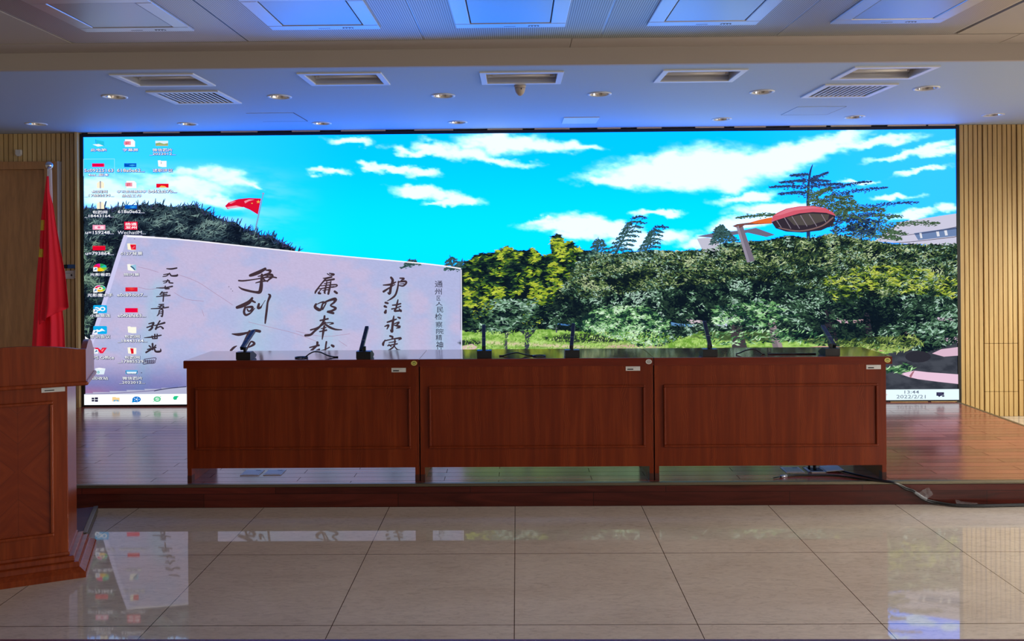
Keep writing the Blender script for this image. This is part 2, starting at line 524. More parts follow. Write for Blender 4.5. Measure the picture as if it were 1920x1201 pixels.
def make_desk(label, w, ov_l, ov_r, sticker):
    """origin on the stage under the middle of the front panel"""
    t = thing('conference_desk', label, 'desk', group='wooden desks in a row on the stage')
    h = w / 2
    MB().box(-h, h, -.006, .455, DH - .051, DH, .004).obj('tabletop', [M['desk_top']], t)
    # front edge of the top is veneered across
    MB().box(-h + .001, h - .001, -.0085, -.004, DH - .049, DH - .003, .001).obj('front_edge', M['desk_edge'], t)
    a, c = -h + ov_l, h - ov_r
    MB().box(a, c, 0, .0025, .091, DH - .05, .0008).box(a + .028, c - .028, .002, .02, .091, DH - .052).obj('front_panel', M['desk_wood'], t)
    x0, x1, z0, z1 = a + .056, c - .053, .212, .612
    b = MB()
    W, D = .015, .011
    for (p, q, r, s) in ((x0, x1, z1 - W, z1), (x0, x1, z0, z0 + W), (x0, x0 + W, z0 + W, z1 - W), (x1 - W, x1, z0 + W, z1 - W)):
        b.box(p, q, -D, .001, r, s, .005)
    b.obj('panel_moulding', M['desk_wood'], t)
    for (p, q) in ((a, a + .027), (c - .027, c)):
        s = MB().box(p, q, .003, .44, .0, DH - .051, .001).obj('side_panel', M['desk_wood'], t)
        MB().box(p - .0006, q + .0006, .002, .05, 0, .045, .001).obj('foot_cap', M['foot_dark'], s)
    MB().box(a + .03, c - .03, .36, .378, .36, DH - .052).obj('back_rail', M['desk_wood'], t)
    lx = c - .082 - .046 if ov_r < .01 else c - .078
    b = MB().box(lx - .046, lx + .046, -.0015, .0005, DH - .083, DH - .056)
    b.box(lx - .036, lx + .002, -.002, -.001, DH - .0765, DH - .0705, mat=1)
    for k in range(9): b.box(lx - .036 + k * .0042, lx - .0338 + k * .0042, -.0022, -.001, DH - .0775, DH - .0695, mat=1)
    b.box(lx - .038, lx + .02, -.0018, -.001, DH - .0635, DH - .062, mat=2)
    tag(b.obj('asset_label', [M['sticker_white'], M['ink'], M['sticker_grey']], t), 'white asset label sticker')
    sx = h - .031
    m = Matrix.Translation((sx, -.0085, DH - .025)) @ Matrix.Rotation(R(90), 4, 'X')
    b = MB()
    b.lathe([(.0195, 0), (.0195, .0012)], 28, m @ Matrix.Diagonal((1, .8, 1, 1)), 0)
    if sticker == 'sticker_yellow':
        b.lathe([(.0125, .001), (.0125, .0016)], 20, m @ Matrix.Translation((0, -.001, 0)) @ Matrix.Diagonal((1, .7, 1, 1)), 1)
        for dx in (-.004, .0045): b.box(sx + dx - .002, sx + dx + .002, -.0106, -.0095, DH - .019, DH - .0155, mat=2)
        for dx in (-.007, 0.0, .006): b.box(sx + dx - .0022, sx + dx + .0022, -.0106, -.0095, DH - .031, DH - .022, mat=0)
    else:
        b.lathe([(.015, .001), (.015, .0016)], 24, m @ Matrix.Diagonal((1, .78, 1, 1)), 1)
    tag(b.obj('round_sticker', [M[sticker], M['sticker_green'] if sticker == 'sticker_yellow' else M['sticker_grey'], M['ink']], t),
        'yellow and green round sticker' if sticker == 'sticker_yellow' else 'plain pale round sticker')
    return t


for x0, x1, ol, orr, s, lab in (
        (-2.150, -.6345, .018, .003, 'sticker_yellow', 'reddish brown wooden desk nearest the flag, two closed floor sockets behind it'),
        (-.6325, .8655, .003, .003, 'sticker_white', 'middle reddish brown wooden desk with a plain pale round sticker'),
        (.8675, 2.382, .003, .038, 'sticker_yellow', 'reddish brown wooden desk with black cables running out from under it')):
    d = make_desk(lab, x1 - x0, ol, orr, s)
    d.location = ((x0 + x1) / 2, DY, SZ)

# ------------------------------------------------------------------ microphones
MICS = [  # base px x, root px, tip px, tip depth behind root
    (457, (455, 651), (475.5, 620.5), .205, 'desk microphone leaning right, first one beside the lectern side of the row'),
    (682, (677.5, 655), (688, 613.5), .18, 'desk microphone standing just right of a tall cable loop on the first desk'),
    (908, (907, 650), (907, 614.5), .17, 'upright desk microphone in front of the pale stone edge on screen'),
    (1073, (1071.5, 648.5), (1075.2, 611), .17, 'desk microphone near the right end of the middle desk'),
    (1331, (1331, 647), (1320.5, 603), .18, 'desk microphone tilted slightly left on the desk above the cables'),
    (1560, (1563, 646), (1541, 610), .205, 'most strongly tilted desk microphone, at the far right end of the desks')]
BL = .222
mic0 = None
for (bx, rp, tp, dd, lab) in MICS:
    base = at(bx, 664, Y=5.125)
    r3 = at(*rp, Y=5.165); t3 = at(*tp, Y=5.165 + dd)
    v = (t3 - r3)
    if mic0 is None:
        m = thing('desk_microphone', lab, 'microphone', group='square column microphones on the desks')
        b = MB()
        b.prism([(-.0465, 0, .002), (-.0465, 0, .049), (-.0465, .055, .049), (-.0465, .125, .018), (-.0465, .125, .012), (-.0465, .108, .002)], (0, 0, 0), (.093, 0, 0))
        b.box(-.044, .044, .004, .1, 0, .003)
        b.obj('base', M['black_plastic'], m)
        b = MB()
        for k in range(5): b.lathe([(.005, 0), (.005, .0025)], 12, Matrix.Translation((-.024 + .012 * k, .082, .0365)) @ Matrix.Rotation(R(-24), 4, 'X'))
        b.obj('button', M['silver_line'], m)
        MB().box(-.0085, .0085, .028, .05, .046, .078, .002).obj('neck', M['black_plastic'], m)
        br = MB().box(-.0118, .0118, 0, BL, -.011, .011, .0022).obj('barrel', M['mic_metal'], m)
        MB().box(-.0116, .0116, -.004, .05, -.0108, .0108, .001).obj('barrel_end', M['black_plastic'], br).location = (0, -.012, 0)
        MB().box(-.0123, .0123, .079, .0805, -.0115, .0115).obj('ring', M['silver_line'], br)
        MB().box(-.0085, .0085, BL - .001, BL + .0012, -.008, .008).obj('grille', M['black_plastic'], br)
        mic0 = m
    else:
        m = dup(mic0, (0, 0, 0), 0, lab)
    m.location = (base.x, 5.112, DTOP)
    for ch in m.children:
        if ch.name.startswith('barrel'):
            ch.location = (r3.x - base.x, r3.y - 5.112, r3.z - DTOP)
            ch.rotation_euler = v.to_track_quat('Y', 'Z').to_euler()

# microphone leads lying on the desks
LEADS = [([(566, 676), (572, 669), (581, 662.5), (590, 659), (602, 660.5), (614, 666), (626, 672), (634, 676)], 'tall black cable loop standing on the first desk'),
         ([(936, 673), (944, 667), (956, 663), (970, 661), (982, 664), (995, 670), (1003, 673)], 'shallow black cable arch on the middle desk'),
         ([(1380, 668), (1388, 661), (1400, 656), (1415, 655), (1424, 659), (1430, 667), (1434, 671)], 'rounded black cable arch beside the tilted microphone'),
         ([(1440, 669), (1448, 665.5), (1458, 664.2), (1472, 666), (1482, 667), (1494, 665.3), (1510, 665.5), (1522, 668), (1530, 669)], 'long low wavy black cable before the rightmost microphone')]
for pts, lab in LEADS:
    P3 = [at(x, y, Y=5.2) for x, y in pts]
    P3 = [Vector((p.x, 5.2 + (i % 2) * .002, max(p.z, DTOP + .004))) for i, p in enumerate(P3)]
    tag(MB().tube(spline(P3, 6), .0042, 8).obj('microphone_cable', M['cable']), lab, 'cable', 'cables on the desk tops')
for (px, lab) in ((564, 'flat black cable coil beside the tall cable loop'), (1011, 'flat black cable coil at the foot of the shallow arch')):
    c = at(px, 668, Y=5.17)
    pts = [(c.x + .04 * math.cos(a), 5.185 + .03 * math.sin(a), DTOP + .0045) for i, a in enumerate(np.linspace(0, 2 * math.pi, 24))]
    tag(MB().tube(pts, .0038, 8).obj('cable_coil', M['cable']), lab, 'cable', 'cables on the desk tops')

# ------------------------------------------------------------------ floor sockets
def socket_lid(name, px, zt, mm, lab, grp, inset=True):
    P3 = [at(x, y, Z=SZ) for x, y in px]
    c = sum(P3, Vector()) / 4
    t = thing(name, lab, 'floor socket', (c.x, c.y, SZ), group=grp)
    return t, [p - c for p in P3]


def rect(P3):
    xs_ = sorted(p.x for p in P3); ys_ = sorted(p.y for p in P3)
    return (xs_[0] + xs_[1]) / 2, (xs_[2] + xs_[3]) / 2, (ys_[0] + ys_[1]) / 2, (ys_[2] + ys_[3]) / 2


for px, lab, m_in in (([(450.6, 892), (461, 881), (496.4, 881), (485.5, 891)], 'closed square metal floor socket, the left of the pair under the first desk', 'socket_metal'),
                      ([(493, 891), (504, 881), (537, 880.5), (526.8, 890.7)], 'closed square metal floor socket, the right of the pair under the first desk', 'socket_metal'),
                      ([(1462.6, 876), (1497, 876), (1509.4, 886), (1474, 886)], 'closed floor socket with beige inlaid lid beside the open one', 'socket_brass')):
    t, q = socket_lid('floor_socket', px, 0, m_in, lab, 'square sockets in the stage floor')
    x0, x1, y0, y1 = rect(q)
    MB().box(x0, x1, y0, y1, 0, .004, .001).obj('frame', M['socket_metal'], t)
    lid = MB().box(x0 + .012, x1 - .012, y0 + .012, y1 - .012, .003, .006, .001).obj('lid', M[m_in], t)
    MB().box(x1 - .05, x1 - .018, y1 - .03, y1 - .024, .0055, .0068).obj('finger_grip', M['dark_gap'], lid)
t, q = socket_lid('floor_socket', [(1503.6, 876), (1537, 876), (1552, 886), (1519, 886)], 0, '', 'open floor socket with plugs in it and its lid folded back', 'square sockets in the stage floor')
x0, x1, y0, y1 = rect(q)
b = MB()
b.box(x0, x0 + .016, y0, y1, 0, .006, .001).box(x1 - .012, x1, y0, y1, 0, .006, .001).box(x0, x1, y0, y0 + .014, 0, .006, .001).box(x0, x1, y1 - .014, y1, 0, .006, .001)
b.obj('frame', M['socket_metal'], t)
MB().box(x0 + .014, x1 - .01, y0 + .012, y1 - .012, 0, .0015).obj('socket_well', M['dark_gap'], t)
MB().box(0, .115, y0, y1, 0, .005, .001, M=Matrix.Translation((x1 - .004, 0, .006)) @ Matrix.Rotation(R(-4), 4, 'Y')).obj('lid', M['socket_metal'], t)
b = MB()
b.tube([(.0, .0, .001), (.005, .02, .03), (.02, .05, .055)], .011, 10)
b.tube([(-.03, .02, .001), (-.028, .03, .05), (-.025, .06, .12)], .007, 10)
b.obj('plug', M['black_plastic'], t)

# ------------------------------------------------------------------ long cables on stage and floor
def run(px_stage, px_riser, px_floor, dz=0):
    out = [at(x, y, Z=SZ + .007 + dz) for x, y in px_stage]
    out += [at(x, y, Y=YF - .016 - dz) for x, y in px_riser]
    out += [at(x, y, Z=.009 + dz) for x, y in px_floor]
    return spline(out, 6)


tail_r = [(1697, 914.5), (1712, 920), (1724, 930), (1737, 937), (1755, 941)]
tail_f = [(1790, 946.5), (1835, 947.5), (1880, 946.5), (1925, 945.5), (1990, 944)]
c1 = thing('floor_cable', 'thick black cable with a silver plug end lying on the stage edge', 'cable', group='black cables along the stage edge')
pts = run([(1475, 891.5), (1490, 890.5), (1520, 890.3), (1555, 890.5), (1590, 893.5), (1625, 898.5), (1655, 902.3), (1678, 905.5)], [(x, y + 1.6) for x, y in tail_r], [(x, y + 1.2) for x, y in tail_f])
MB().tube(pts, .0062, 10).obj('lead', M['cable'], c1)
e0 = pts[0]; tip = at(1450, 895.5, Z=SZ + .006)
dirv = tip - e0
MB().tube([e0, e0 + dirv * .45], .009, 12).obj('plug_body', M['silver_line'], c1)
MB().tube([e0 + dirv * .45, e0 + dirv * .6, tip], [.007, .003, .003], 10).obj('plug_pin', M['black_plastic'], c1)
pts = run([(1548, 868), (1560, 873), (1575, 881), (1600, 888), (1630, 894.5), (1655, 900), (1678, 904.5)], [(x + 1, y - 1.0) for x, y in tail_r], [(x, y - 1.0) for x, y in tail_f], .001)
tag(MB().tube(pts, .0062, 10).obj('floor_cable', M['cable']), 'thick black cable coming out from under the right desk panel', 'cable', 'black cables along the stage edge')

# clear tape holding the cables
random.seed(4)


def tape_patch(px, Yp, n=7):
    b = MB(); P4 = [at(x, y, Y=Yp) for x, y in px]
    g = []
    for i in range(n + 1):
        row = []
        for j in range(n + 1):
            u, v = i / n, j / n
            p = (P4[0] * (1 - u) + P4[1] * u) * (1 - v) + (P4[3] * (1 - u) + P4[2] * u) * v
            row.append(b.bm.verts.new(p + Vector((random.uniform(-.003, .003), -random.uniform(.001, .009), random.uniform(-.003, .003)))))
        g.append(row)
    for i in range(n):
        for j in range(n): b.bm.faces.new((g[i][j], g[i + 1][j], g[i + 1][j + 1], g[i][j + 1]))
    return b


tp = thing('cable_tape', 'crumpled clear tape stuck on the riser where the cables bend down', 'tape', at(1728, 928, Y=YF - .03))
def keep(o, par):
    o.parent = par; o.matrix_parent_inverse = Matrix.Translation(-par.location)
keep(tape_patch([(1718, 925), (1740, 911.5), (1748.5, 926), (1737, 934)], YF - .004).obj('film', M['tape']), tp)
bb = MB()
wp = [at(x, y, Y=YF - .022) for x, y in ((1714, 922.5), (1721, 926), (1728, 931), (1737, 935))]
bb.tube(spline(wp, 5), [.009 + .004 * random.random() for _ in range(16)], 9)
keep(bb.obj('wrap', M['tape_wrap']), tp)
tp = thing('cable_tape', 'clear tape strip pinning the cables to the floor edge', 'tape', at(1812, 944, Y=YF - .03))
keep(tape_patch([(1791, 936.5), (1833, 942.5), (1831, 949), (1793, 950)], YF - .026).obj('film', M['tape']), tp)

# ------------------------------------------------------------------ ceiling fittings
dl = None
DL_LABEL = ['recessed downlight nearest the left vent in the front row', 'recessed downlight in front row below the second grille lamp from the left',
            'front row downlight just left of the hanging sensor', 'front row downlight just right of the hanging sensor',
            'front row downlight between the right vent and the fourth grille lamp', 'front row downlight just right of the right vent',
            'rear row downlight above the door at the far left', 'rear row downlight between the left vent and the screen top',
            'rear row downlight to the right of the left access panel', 'rear row downlight above the middle of the screen, left of the flush plate',
            'rear row downlight left of the right access panel, above the screen', 'rear row downlight right of the right access panel',
            'rear row downlight above the right slatted wall']
for p, lab in zip(DOWNP, DL_LABEL):
    if dl is None:
        dl = thing('downlight', lab, 'downlight', p, group='round recessed downlights over the stage')
        MB().lathe([(.071, .004), (.071, -.004), (.078, -.007), (.088, -.004), (.0885, .0)], 32, cap=False).obj('trim_ring', M['frame_white'], dl)
        MB().lathe([(.0712, .0), (.066, .03), (.05, .075), (.02, .085), (.001, .085)], 32, cap=False).obj('reflector', M['bright_metal'], dl)
        b = MB()
        for dx in (-.02, .02): b.tube(spline([(-.045, dx, .045), (0, dx, .04), (.045, dx, .045)], 4), .011, 10)
        b.obj('bulb', M['tube_glass'], dl)
        MB().box(.04, .062, -.03, .03, .035, .06, .004).obj('lamp_holder', M['beige_holder_and_gap_light'], dl)
    else:
        dup(dl, p, None, lab)

gl = None
GL_LABEL = ['recessed grille lamp nearest the left vent', 'recessed grille lamp second from the left vent side', 'recessed grille lamp directly before the hanging sensor',
            'recessed grille lamp right of the hanging sensor', 'recessed grille lamp nearest the right vent']
for p, lab in zip(GRILLE, GL_LABEL):
    if gl is None:
        gl = thing('grille_lamp', lab, 'ceiling lamp', p, group='recessed grille lamps over the stage')
        b = MB(); a, c = GW / 2, GD / 2
        for (q, r, s, u) in ((-a, a, -c, -c + .038), (-a, a, c - .038, c), (-a, -a + .038, -c + .038, c - .038), (a - .038, a, -c + .038, c - .038)):
            b.box(q, r, s, u, -.008, .002, .002)
        b.obj('frame', M['frame_white'], gl)
        b = MB(); a -= .032; c -= .032
        b.box(-a, a, -c, c, .1, .105).box(-a, -a + .004, -c, c, .002, .1).box(a - .004, a, -c, c, .002, .1).box(-a, a, -c, -c + .004, .002, .1).box(-a, a, c - .004, c, .002, .1)
        b.obj('housing', M['louvre_metal'], gl)
        for dy in (-.09, 0, .09):
            MB().tube([(-.19, dy, .04), (.19, dy, .04)], .013, 12).obj('tube', M['tube_glass'], gl)
        b = MB()
        for dy in (-.135, -.045, .045, .135): b.prism([(-a + .006, dy - .012, .095), (-a + .006, dy + .012, .095), (-a + .006, dy, .03)], (0, 0, 0), (2 * a - .012, 0, 0))
        b.obj('louvre', M['louvre_metal'], gl)
        for sx in (-1, 1):
            for dy in (-.09, 0, .09): MB().box(sx * .2 - .012, sx * .2 + .012, dy - .018, dy + .018, .035, .1, .003).obj('lamp_holder', M['sensor_plastic'], gl)
    else:
        dup(gl, p, None, lab)

for i, (p, lab) in enumerate(zip(VENT, ('slatted air vent in the lowered ceiling on the lectern side', 'slatted air vent in the lowered ceiling on the right, behind the last grille lamp'))):
    if i == 0:
        v0 = thing('air_vent', lab, 'vent', p, group='square slatted air vents')
        b = MB(); a, c = VW / 2, VD / 2
        for (q, r, s, u) in ((-a, a, -c, -c + .045), (-a, a, c - .045, c), (-a, -a + .045, -c + .045, c - .045), (a - .045, a, -c + .045, c - .045)):
            b.box(q, r, s, u, -.01, .002, .003)
        b.obj('frame', M['frame_white'], v0)
        b = MB(); n = 12; w = (VW - .09) / n
        for k in range(1, n):
            x = -a + .045 + k * w
            b.box(-.0062, .0062, -c + .04, c - .04, -.003, .003, M=Matrix.Translation((x, 0, -.004)) @ Matrix.Rotation(R(10), 4, 'Y'))
        b.obj('slats', M['frame_white'], v0)
        MB().box(-a + .03, a - .03, -c + .03, c - .03, .06, .065).obj('backing', M['dark_gap'], v0)
    else:
        dup(v0, p, None, lab)

for (ps, lab) in (((506.5, 211.5, 534, 227), 'flush square access hatch behind the left vent'), ((1540, 199.5, 1508.5, 214.5), 'flush square access hatch behind the right vent')):
    p0, p1 = at(ps[0], ps[1], Z=ZS), at(ps[2], ps[3], Z=ZS)
    cx, hw = (p0.x + p1.x) / 2, .195
    t = thing('access_hatch', lab, 'access panel', (cx, (p0.y + p1.y) / 2, ZS), group='flush access hatches')
    hd = (p1.y - p0.y) / 2
    MB().box(-hw, hw, -hd, hd, -.003, .001, .0005).obj('hatch_panel', M['paint'], t)
    MB().box(-hw, hw, hd - .001, hd + .006, -.0032, .001).box(hw - .001, hw + .003, -hd, hd, -.0032, .001).obj('hatch_gap', M['slat_groove'], t)
p = at(1088, 225, Z=ZS)
tag(MB().box(-.155, .155, -.17, .17, -.006, 0, .002).obj('cover_plate', M['frame_white']), 'pale square cover plate on the ceiling above the screen', 'cover plate').location = p
p = at(975, 160, Z=ZS)
s = thing('motion_sensor', 'small beige bullet shaped sensor hanging before the middle grille lamp', 'sensor', p)
MB().lathe([(.041, 0), (.041, -.012), (.038, -.018)], 24).obj('mount', M['sensor_plastic'], s)
MB().lathe([(.037, -.016), (.036, -.03), (.03, -.05), (.018, -.066), (.004, -.073)], 24).obj('dome', M['sensor_plastic'], s)
MB().box(.006, .012, -.037, -.033, -.034, -.024).obj('slot', M['dark_gap'], s)

# heater and lamp units in the metal ceiling
hu = None
HU = [(258, 52.5, 'metal ceiling unit at the left, partly dull grey'), (616.5, 56.5, 'metal ceiling unit second from the left, with a small reddish mark'), (957.5, 50.5, 'metal ceiling unit in the middle, straight above the sensor'),
      (1312.5, 47, 'metal ceiling unit right of the middle one'), (1662.5, 38.5, 'metal ceiling unit at the right end beside the plain border')]
for (px, py, lab) in HU:
    p = at(px, py, Z=ZC)
    loc = (p.x, 4.375 - .3, ZC)
    if hu is None:
        hu = thing('ceiling_unit', lab, 'ceiling unit', loc, group='square units in the metal ceiling')
        b = MB(); a, w = .3, .082
        for (q, r, s, u) in ((-a, a, -a, -a + w), (-a, a, a - w, a), (-a, -a + w, -a + w, a - w), (a - w, a, -a + w, a - w)):
            b.box(q, r, s, u, -.012, .0, .004)
        b.obj('frame', M['alu_frame'], hu)
        MB().box(-a + w + .006, a - w - .006, -a + w + .006, a - w - .006, -.009, 0, .002).obj('panel', M['alu_glass'], hu)
        MB().box(-a + w, a - w, -a + w, a - w, -.004, -.001).obj('panel_gap', M['dark_gap'], hu)
        b = MB()
        for k in range(4): b.lathe([(.005, 0), (.005, -.0008)], 10, Matrix.Translation((.1 + .017 * k, a - .03, -.012)))
        for k in range(8): b.box(-.035 + .008 * k, -.03 + .008 * k, a - .034, a - .028, -.0128, -.0118)
        b.box(.098, .152, a - .043, a - .041, -.0128, -.0118)
        b.obj('indicator_dots', M['ink'], hu)
    else:
        dup(hu, loc, None, lab)

# ------------------------------------------------------------------ things on the left wall
p = at(37, 287, Y=YB - .02)
s = tag(MB().prism([(-.024, 0, .03), (.024, 0, .03), (.024, 0, -.012), (.012, 0, -.028), (0, 0, -.032), (-.012, 0, -.028), (-.024, 0, -.012)], (0, 0, 0), (0, -.03, 0)).obj('wall_sensor', M['white_plastic']),
        'small white shield shaped sensor on the slats above the door', 'sensor')
s.location = p
p0, p1 = at(124, 522.5, Y=YB - .02), at(141, 507, Y=YB - .02)
s = thing('thermostat', 'pale thermostat on the slats between flag and screen', 'thermostat', ((p0.x + p1.x) / 2, YB - .018, (p0.z + p1.z) / 2))
w, h = (p1.x - p0.x) / 2, (p1.z - p0.z) / 2
MB().box(-w, w, -.02, 0, -h, h, .004).obj('body', M['white_plastic'], s)
MB().box(-w * .85, w * .7, -.0215, -.019, h * .25, h * .5).box(-w * .85, w * .7, -.0215, -.019, -h * .65, -h * .55).obj('grille', M['sticker_grey'], s)
MB().box(w * .25, w * .6, -.0225, -.019, -h * .35, h * .15, .001).obj('dial', M['ink'], s)
p0, p1 = at(141.3, 521, Y=YB - .02), at(149, 505.5, Y=YB - .02)
s = thing('control_panel', 'small wall control with a dark display touching the pale thermostat', 'control panel', ((p0.x + p1.x) / 2, YB - .018, (p0.z + p1.z) / 2))
w, h = (p1.x - p0.x) / 2, (p1.z - p0.z) / 2
MB().box(-w, w, -.018, 0, -h, h, .003).obj('body', M['white_plastic'], s)
MB().box(-w * .5, w * .95, -.0195, -.016, -h * .2, h * .65).obj('display', M['dark_gap'], s)
MB().box(-w * .6, -w * .2, -.0195, -.016, -h * .7, -h * .5).box(0, w * .3, -.0195, -.016, -h * .7, -h * .5).box(w * .5, w * .8, -.0195, -.016, -h * .7, -h * .5).obj('buttons', M['ink'], s)
p0, p1 = at(120.5, 503, Y=YB - .02), at(149, 495.5, Y=YB - .02)
s = thing('blue_wall_plate', 'blue plate with a round black knob above the thermostat', 'wall plate', ((p0.x + p1.x) / 2, YB - .018, (p0.z + p1.z) / 2))
w, h = (p1.x - p0.x) / 2, (p1.z - p0.z) / 2
MB().box(-w * .52, w, -.012, 0, -h, h, .002).obj('plate', M['blue_plate'], s)
MB().lathe([(h, 0), (h, .02), (h * .55, .024), (h * .5, .02), (.001, .02)], 20, Matrix.Translation((-w * .76, 0, 0)) @ Matrix.Rotation(R(90), 4, 'X'), cap=False).obj('knob', M['black_plastic'], s)

# ------------------------------------------------------------------ lectern
TH = R(22.5)
bc = at(128.5, 1035, Y=4.05)
org = Vector((bc.x - .22 * math.cos(TH), bc.y - .22 * math.sin(TH), 0))
lec = thing('lectern', 'wooden lectern with chevron veneer panel and arched top at the left', 'lectern', org, TH)
MB().box(-.22, .22, 0, .33, .085, .968, .003).obj('body', M['lectern_wood'], lec)
b = MB()
def ringbox(o, z0, z1, bev=.003): b.box(-.22 - o, .22 + o, -o, .33 + o * .8, z0, z1, bev)
b2 = MB()
def skirt(prof):
    for (o0, z0), (o1, z1) in zip(prof[:-1], prof[1:]):
        q0 = [(-.22 - o0, -o0, z0), (.22 + o0, -o0, z0), (.22 + o0, .33 + o0 * .8, z0), (-.22 - o0, .33 + o0 * .8, z0)]
        q1 = [(-.22 - o1, -o1, z1), (.22 + o1, -o1, z1), (.22 + o1, .33 + o1 * .8, z1), (-.22 - o1, .33 + o1 * .8, z1)]
        for k in range(4): b2.quad(q0[k], q0[(k + 1) % 4], q1[(k + 1) % 4], q1[k])
    q = [(-.22 - prof[0][0], -prof[0][0], 0), (.22 + prof[0][0], -prof[0][0], 0), (.22 + prof[0][0], .33 + prof[0][0] * .8, 0), (-.22 - prof[0][0], .33 + prof[0][0] * .8, 0)]
    b2.quad(*q[::-1])
skirt([(.088, 0), (.088, .022), (.084, .028), (.06, .046), (.055, .048), (.053, .068), (.05, .072), (.03, .074), (.028, .094), (.025, .097), (.006, .099), (.004, .112), (-.001, .113)])
b2.obj('base_moulding', M['lectern_wood'], lec); b.bm.free()
MB().box(-.146, .146, -.0012, .003, .212, .878).obj('veneer_panel', M['marquetry'], lec)
b = MB()
for (p, q, r, s) in ((-.158, .158, .872, .888), (-.158, .158, .202, .218), (-.158, -.142, .218, .872), (.142, .158, .218, .872)):
    b.box(p, q, -.013, .001, r, s, .005)
b.obj('panel_moulding', M['lectern_wood'], lec)
HW, F = .312, -.062
b = MB()
pts = [(-HW, F, .985), (-HW, F, 1.148)]
for k in range(25):
    x = -HW + .035 + (2 * HW - .07) * k / 24
    pts.append((x, F, 1.150 + .026 * math.sin(math.pi * k / 24) ** .85))
pts += [(HW, F, 1.148), (HW, F, .985)]
b.prism(pts, (0, 0, 0), (0, .026, 0)).obj('front_board', M['lectern_wood'], lec)
for sx in (-1, 1):
    prof = [(F + .026, .985), (F + .026, 1.149)]
    for k in range(13):
        t = k / 12; y = F + .03 + .325 * t
        z = 1.150 + .032 * math.sin(math.pi * min(1, t / .8)) * (1 if t < .8 else 0) - (.0 if t < .8 else .035 * math.sin(math.pi / 2 * (t - .8) / .2))
        prof.append((y, z))
    prof += [(F + .378, 1.112), (F + .378, .985)]
    MB().prism([(sx * HW, y, z) for y, z in prof], (0, 0, 0), (-sx * .026, 0, 0)).obj('side_board', M['lectern_wood'], lec)
MB().box(-HW + .026, HW - .026, F + .026, F + .33, 1.03, 1.045, M=Matrix.Translation((0, 0, 0))).obj('reading_shelf', M['lectern_wood'], lec)
b = MB().box(-HW - .012, HW + .012, F - .013, F + .388, .965, .986, .009, seg=3)
b.obj('top_moulding', M['lectern_wood'], lec)
b = MB().box(.105, .21, -.0016, .001, .932, .9605)
for k in range(9): b.box(.12 + k * .0047, .1228 + k * .0047, -.0022, -.001, .9385, .9445, mat=1)
b.box(.118, .163, -.0021, -.001, .9405, .9425, mat=1)
b.box(.118, .15, -.0018, -.001, .9525, .954, mat=2)
tag(b.obj('asset_label', [M['sticker_white'], M['ink'], M['sticker_grey']], lec), 'white asset label sticker')

# low step behind the lectern
c = at(162, 998, Z=.06)
stp = thing('step_platform', 'low dark wooden step with a metal edge between lectern and stage', 'platform', (c.x, c.y, 0), R(21.5))
far = at(182.6, 948, Z=.06)
dep = math.hypot(far.x - c.x, far.y - c.y)
MB().box(-.74, -.002, 0, dep, 0, .058, .001).obj('board', M['plat_wood'], stp)
MB().box(-.022, .004, -.002, dep + .002, .02, .062, .003).obj('edge_strip', M['stage_trim'], stp)

# ------------------------------------------------------------------ flag
FY = 6.6
fb = at(92, 310, Y=FY)
flag = thing('flag', 'red flag with yellow stars hanging from a chrome pole behind the lectern', 'flag', (fb.x, FY, SZ))
topz = fb.z - SZ
MB().tube([(0, 0, .02), (0, 0, topz)], .012, 14).obj('pole', M['chrome'], flag)
MB().lathe([(.0005, .032), (.015, .028), (.026, .016), (.030, 0), (.026, -.016), (.015, -.027), (.008, -.031), (.010, -.04), (.010, -.06)][::-1], 24, Matrix.Translation((0, 0, topz))).obj('finial', M['chrome'], flag)
MB().lathe([(.15, 0), (.15, .012), (.06, .03), (.025, .06), (.02, .12)], 28).obj('stand_base', M['chrome'], flag)


def cloth(rows, name, mm, y0, amp, nf, stars=(), cols=44, rowsn=60, ph=0.0, tilt=0.0):
    """rows: (pixel y, left x, right x) of the hanging cloth"""
    b = MB(); ys = [r[0] for r in rows]
    g = []
    for i in range(rowsn + 1):
        v = i / rowsn; row = []
        for j in range(cols + 1):
            u = j / cols
            # hem may slope: bottom differs across the width
            ylo = ys[-1] + tilt * (u - .5)
            y = ys[0] + (ylo - ys[0]) * v
            xl = np.interp(y, ys, [r[1] for r in rows]); xr = np.interp(y, ys, [r[2] for r in rows])
            w = (xr - xl) / 70
            dy = amp * w * math.sin(2 * math.pi * nf * u + ph + v * 1.1) + .35 * amp * w * math.sin(2 * math.pi * nf * 2.3 * u + 1.7 + 2 * v)
            p = at(xl + (xr - xl) * u, y, Y=FY + y0)
            row.append((b.bm.verts.new((p.x - fb.x, y0 + dy, p.z - SZ)), xl + (xr - xl) * u, y))
        g.append(row)
    for i in range(rowsn):
        for j in range(cols):
            q = (g[i][j], g[i][j + 1], g[i + 1][j + 1], g[i + 1][j])
            f = b.bm.faces.new([k[0] for k in q]); f.smooth = True
            mx = sum(k[1] for k in q) / 4; my = sum(k[2] for k in q) / 4
            for (sx0, sx1, sy0, sy1) in stars:
                if sx0 < mx < sx1 and sy0 + (mx - sx0) * .1 < my < sy1: f.material_index = 1
    o = b.obj(name, [mm, M['flag_yellow']], flag, fix=False)
    sd = o.modifiers.new('thickness', 'SOLIDIFY'); sd.thickness = .002; sd.offset = 0
    return o


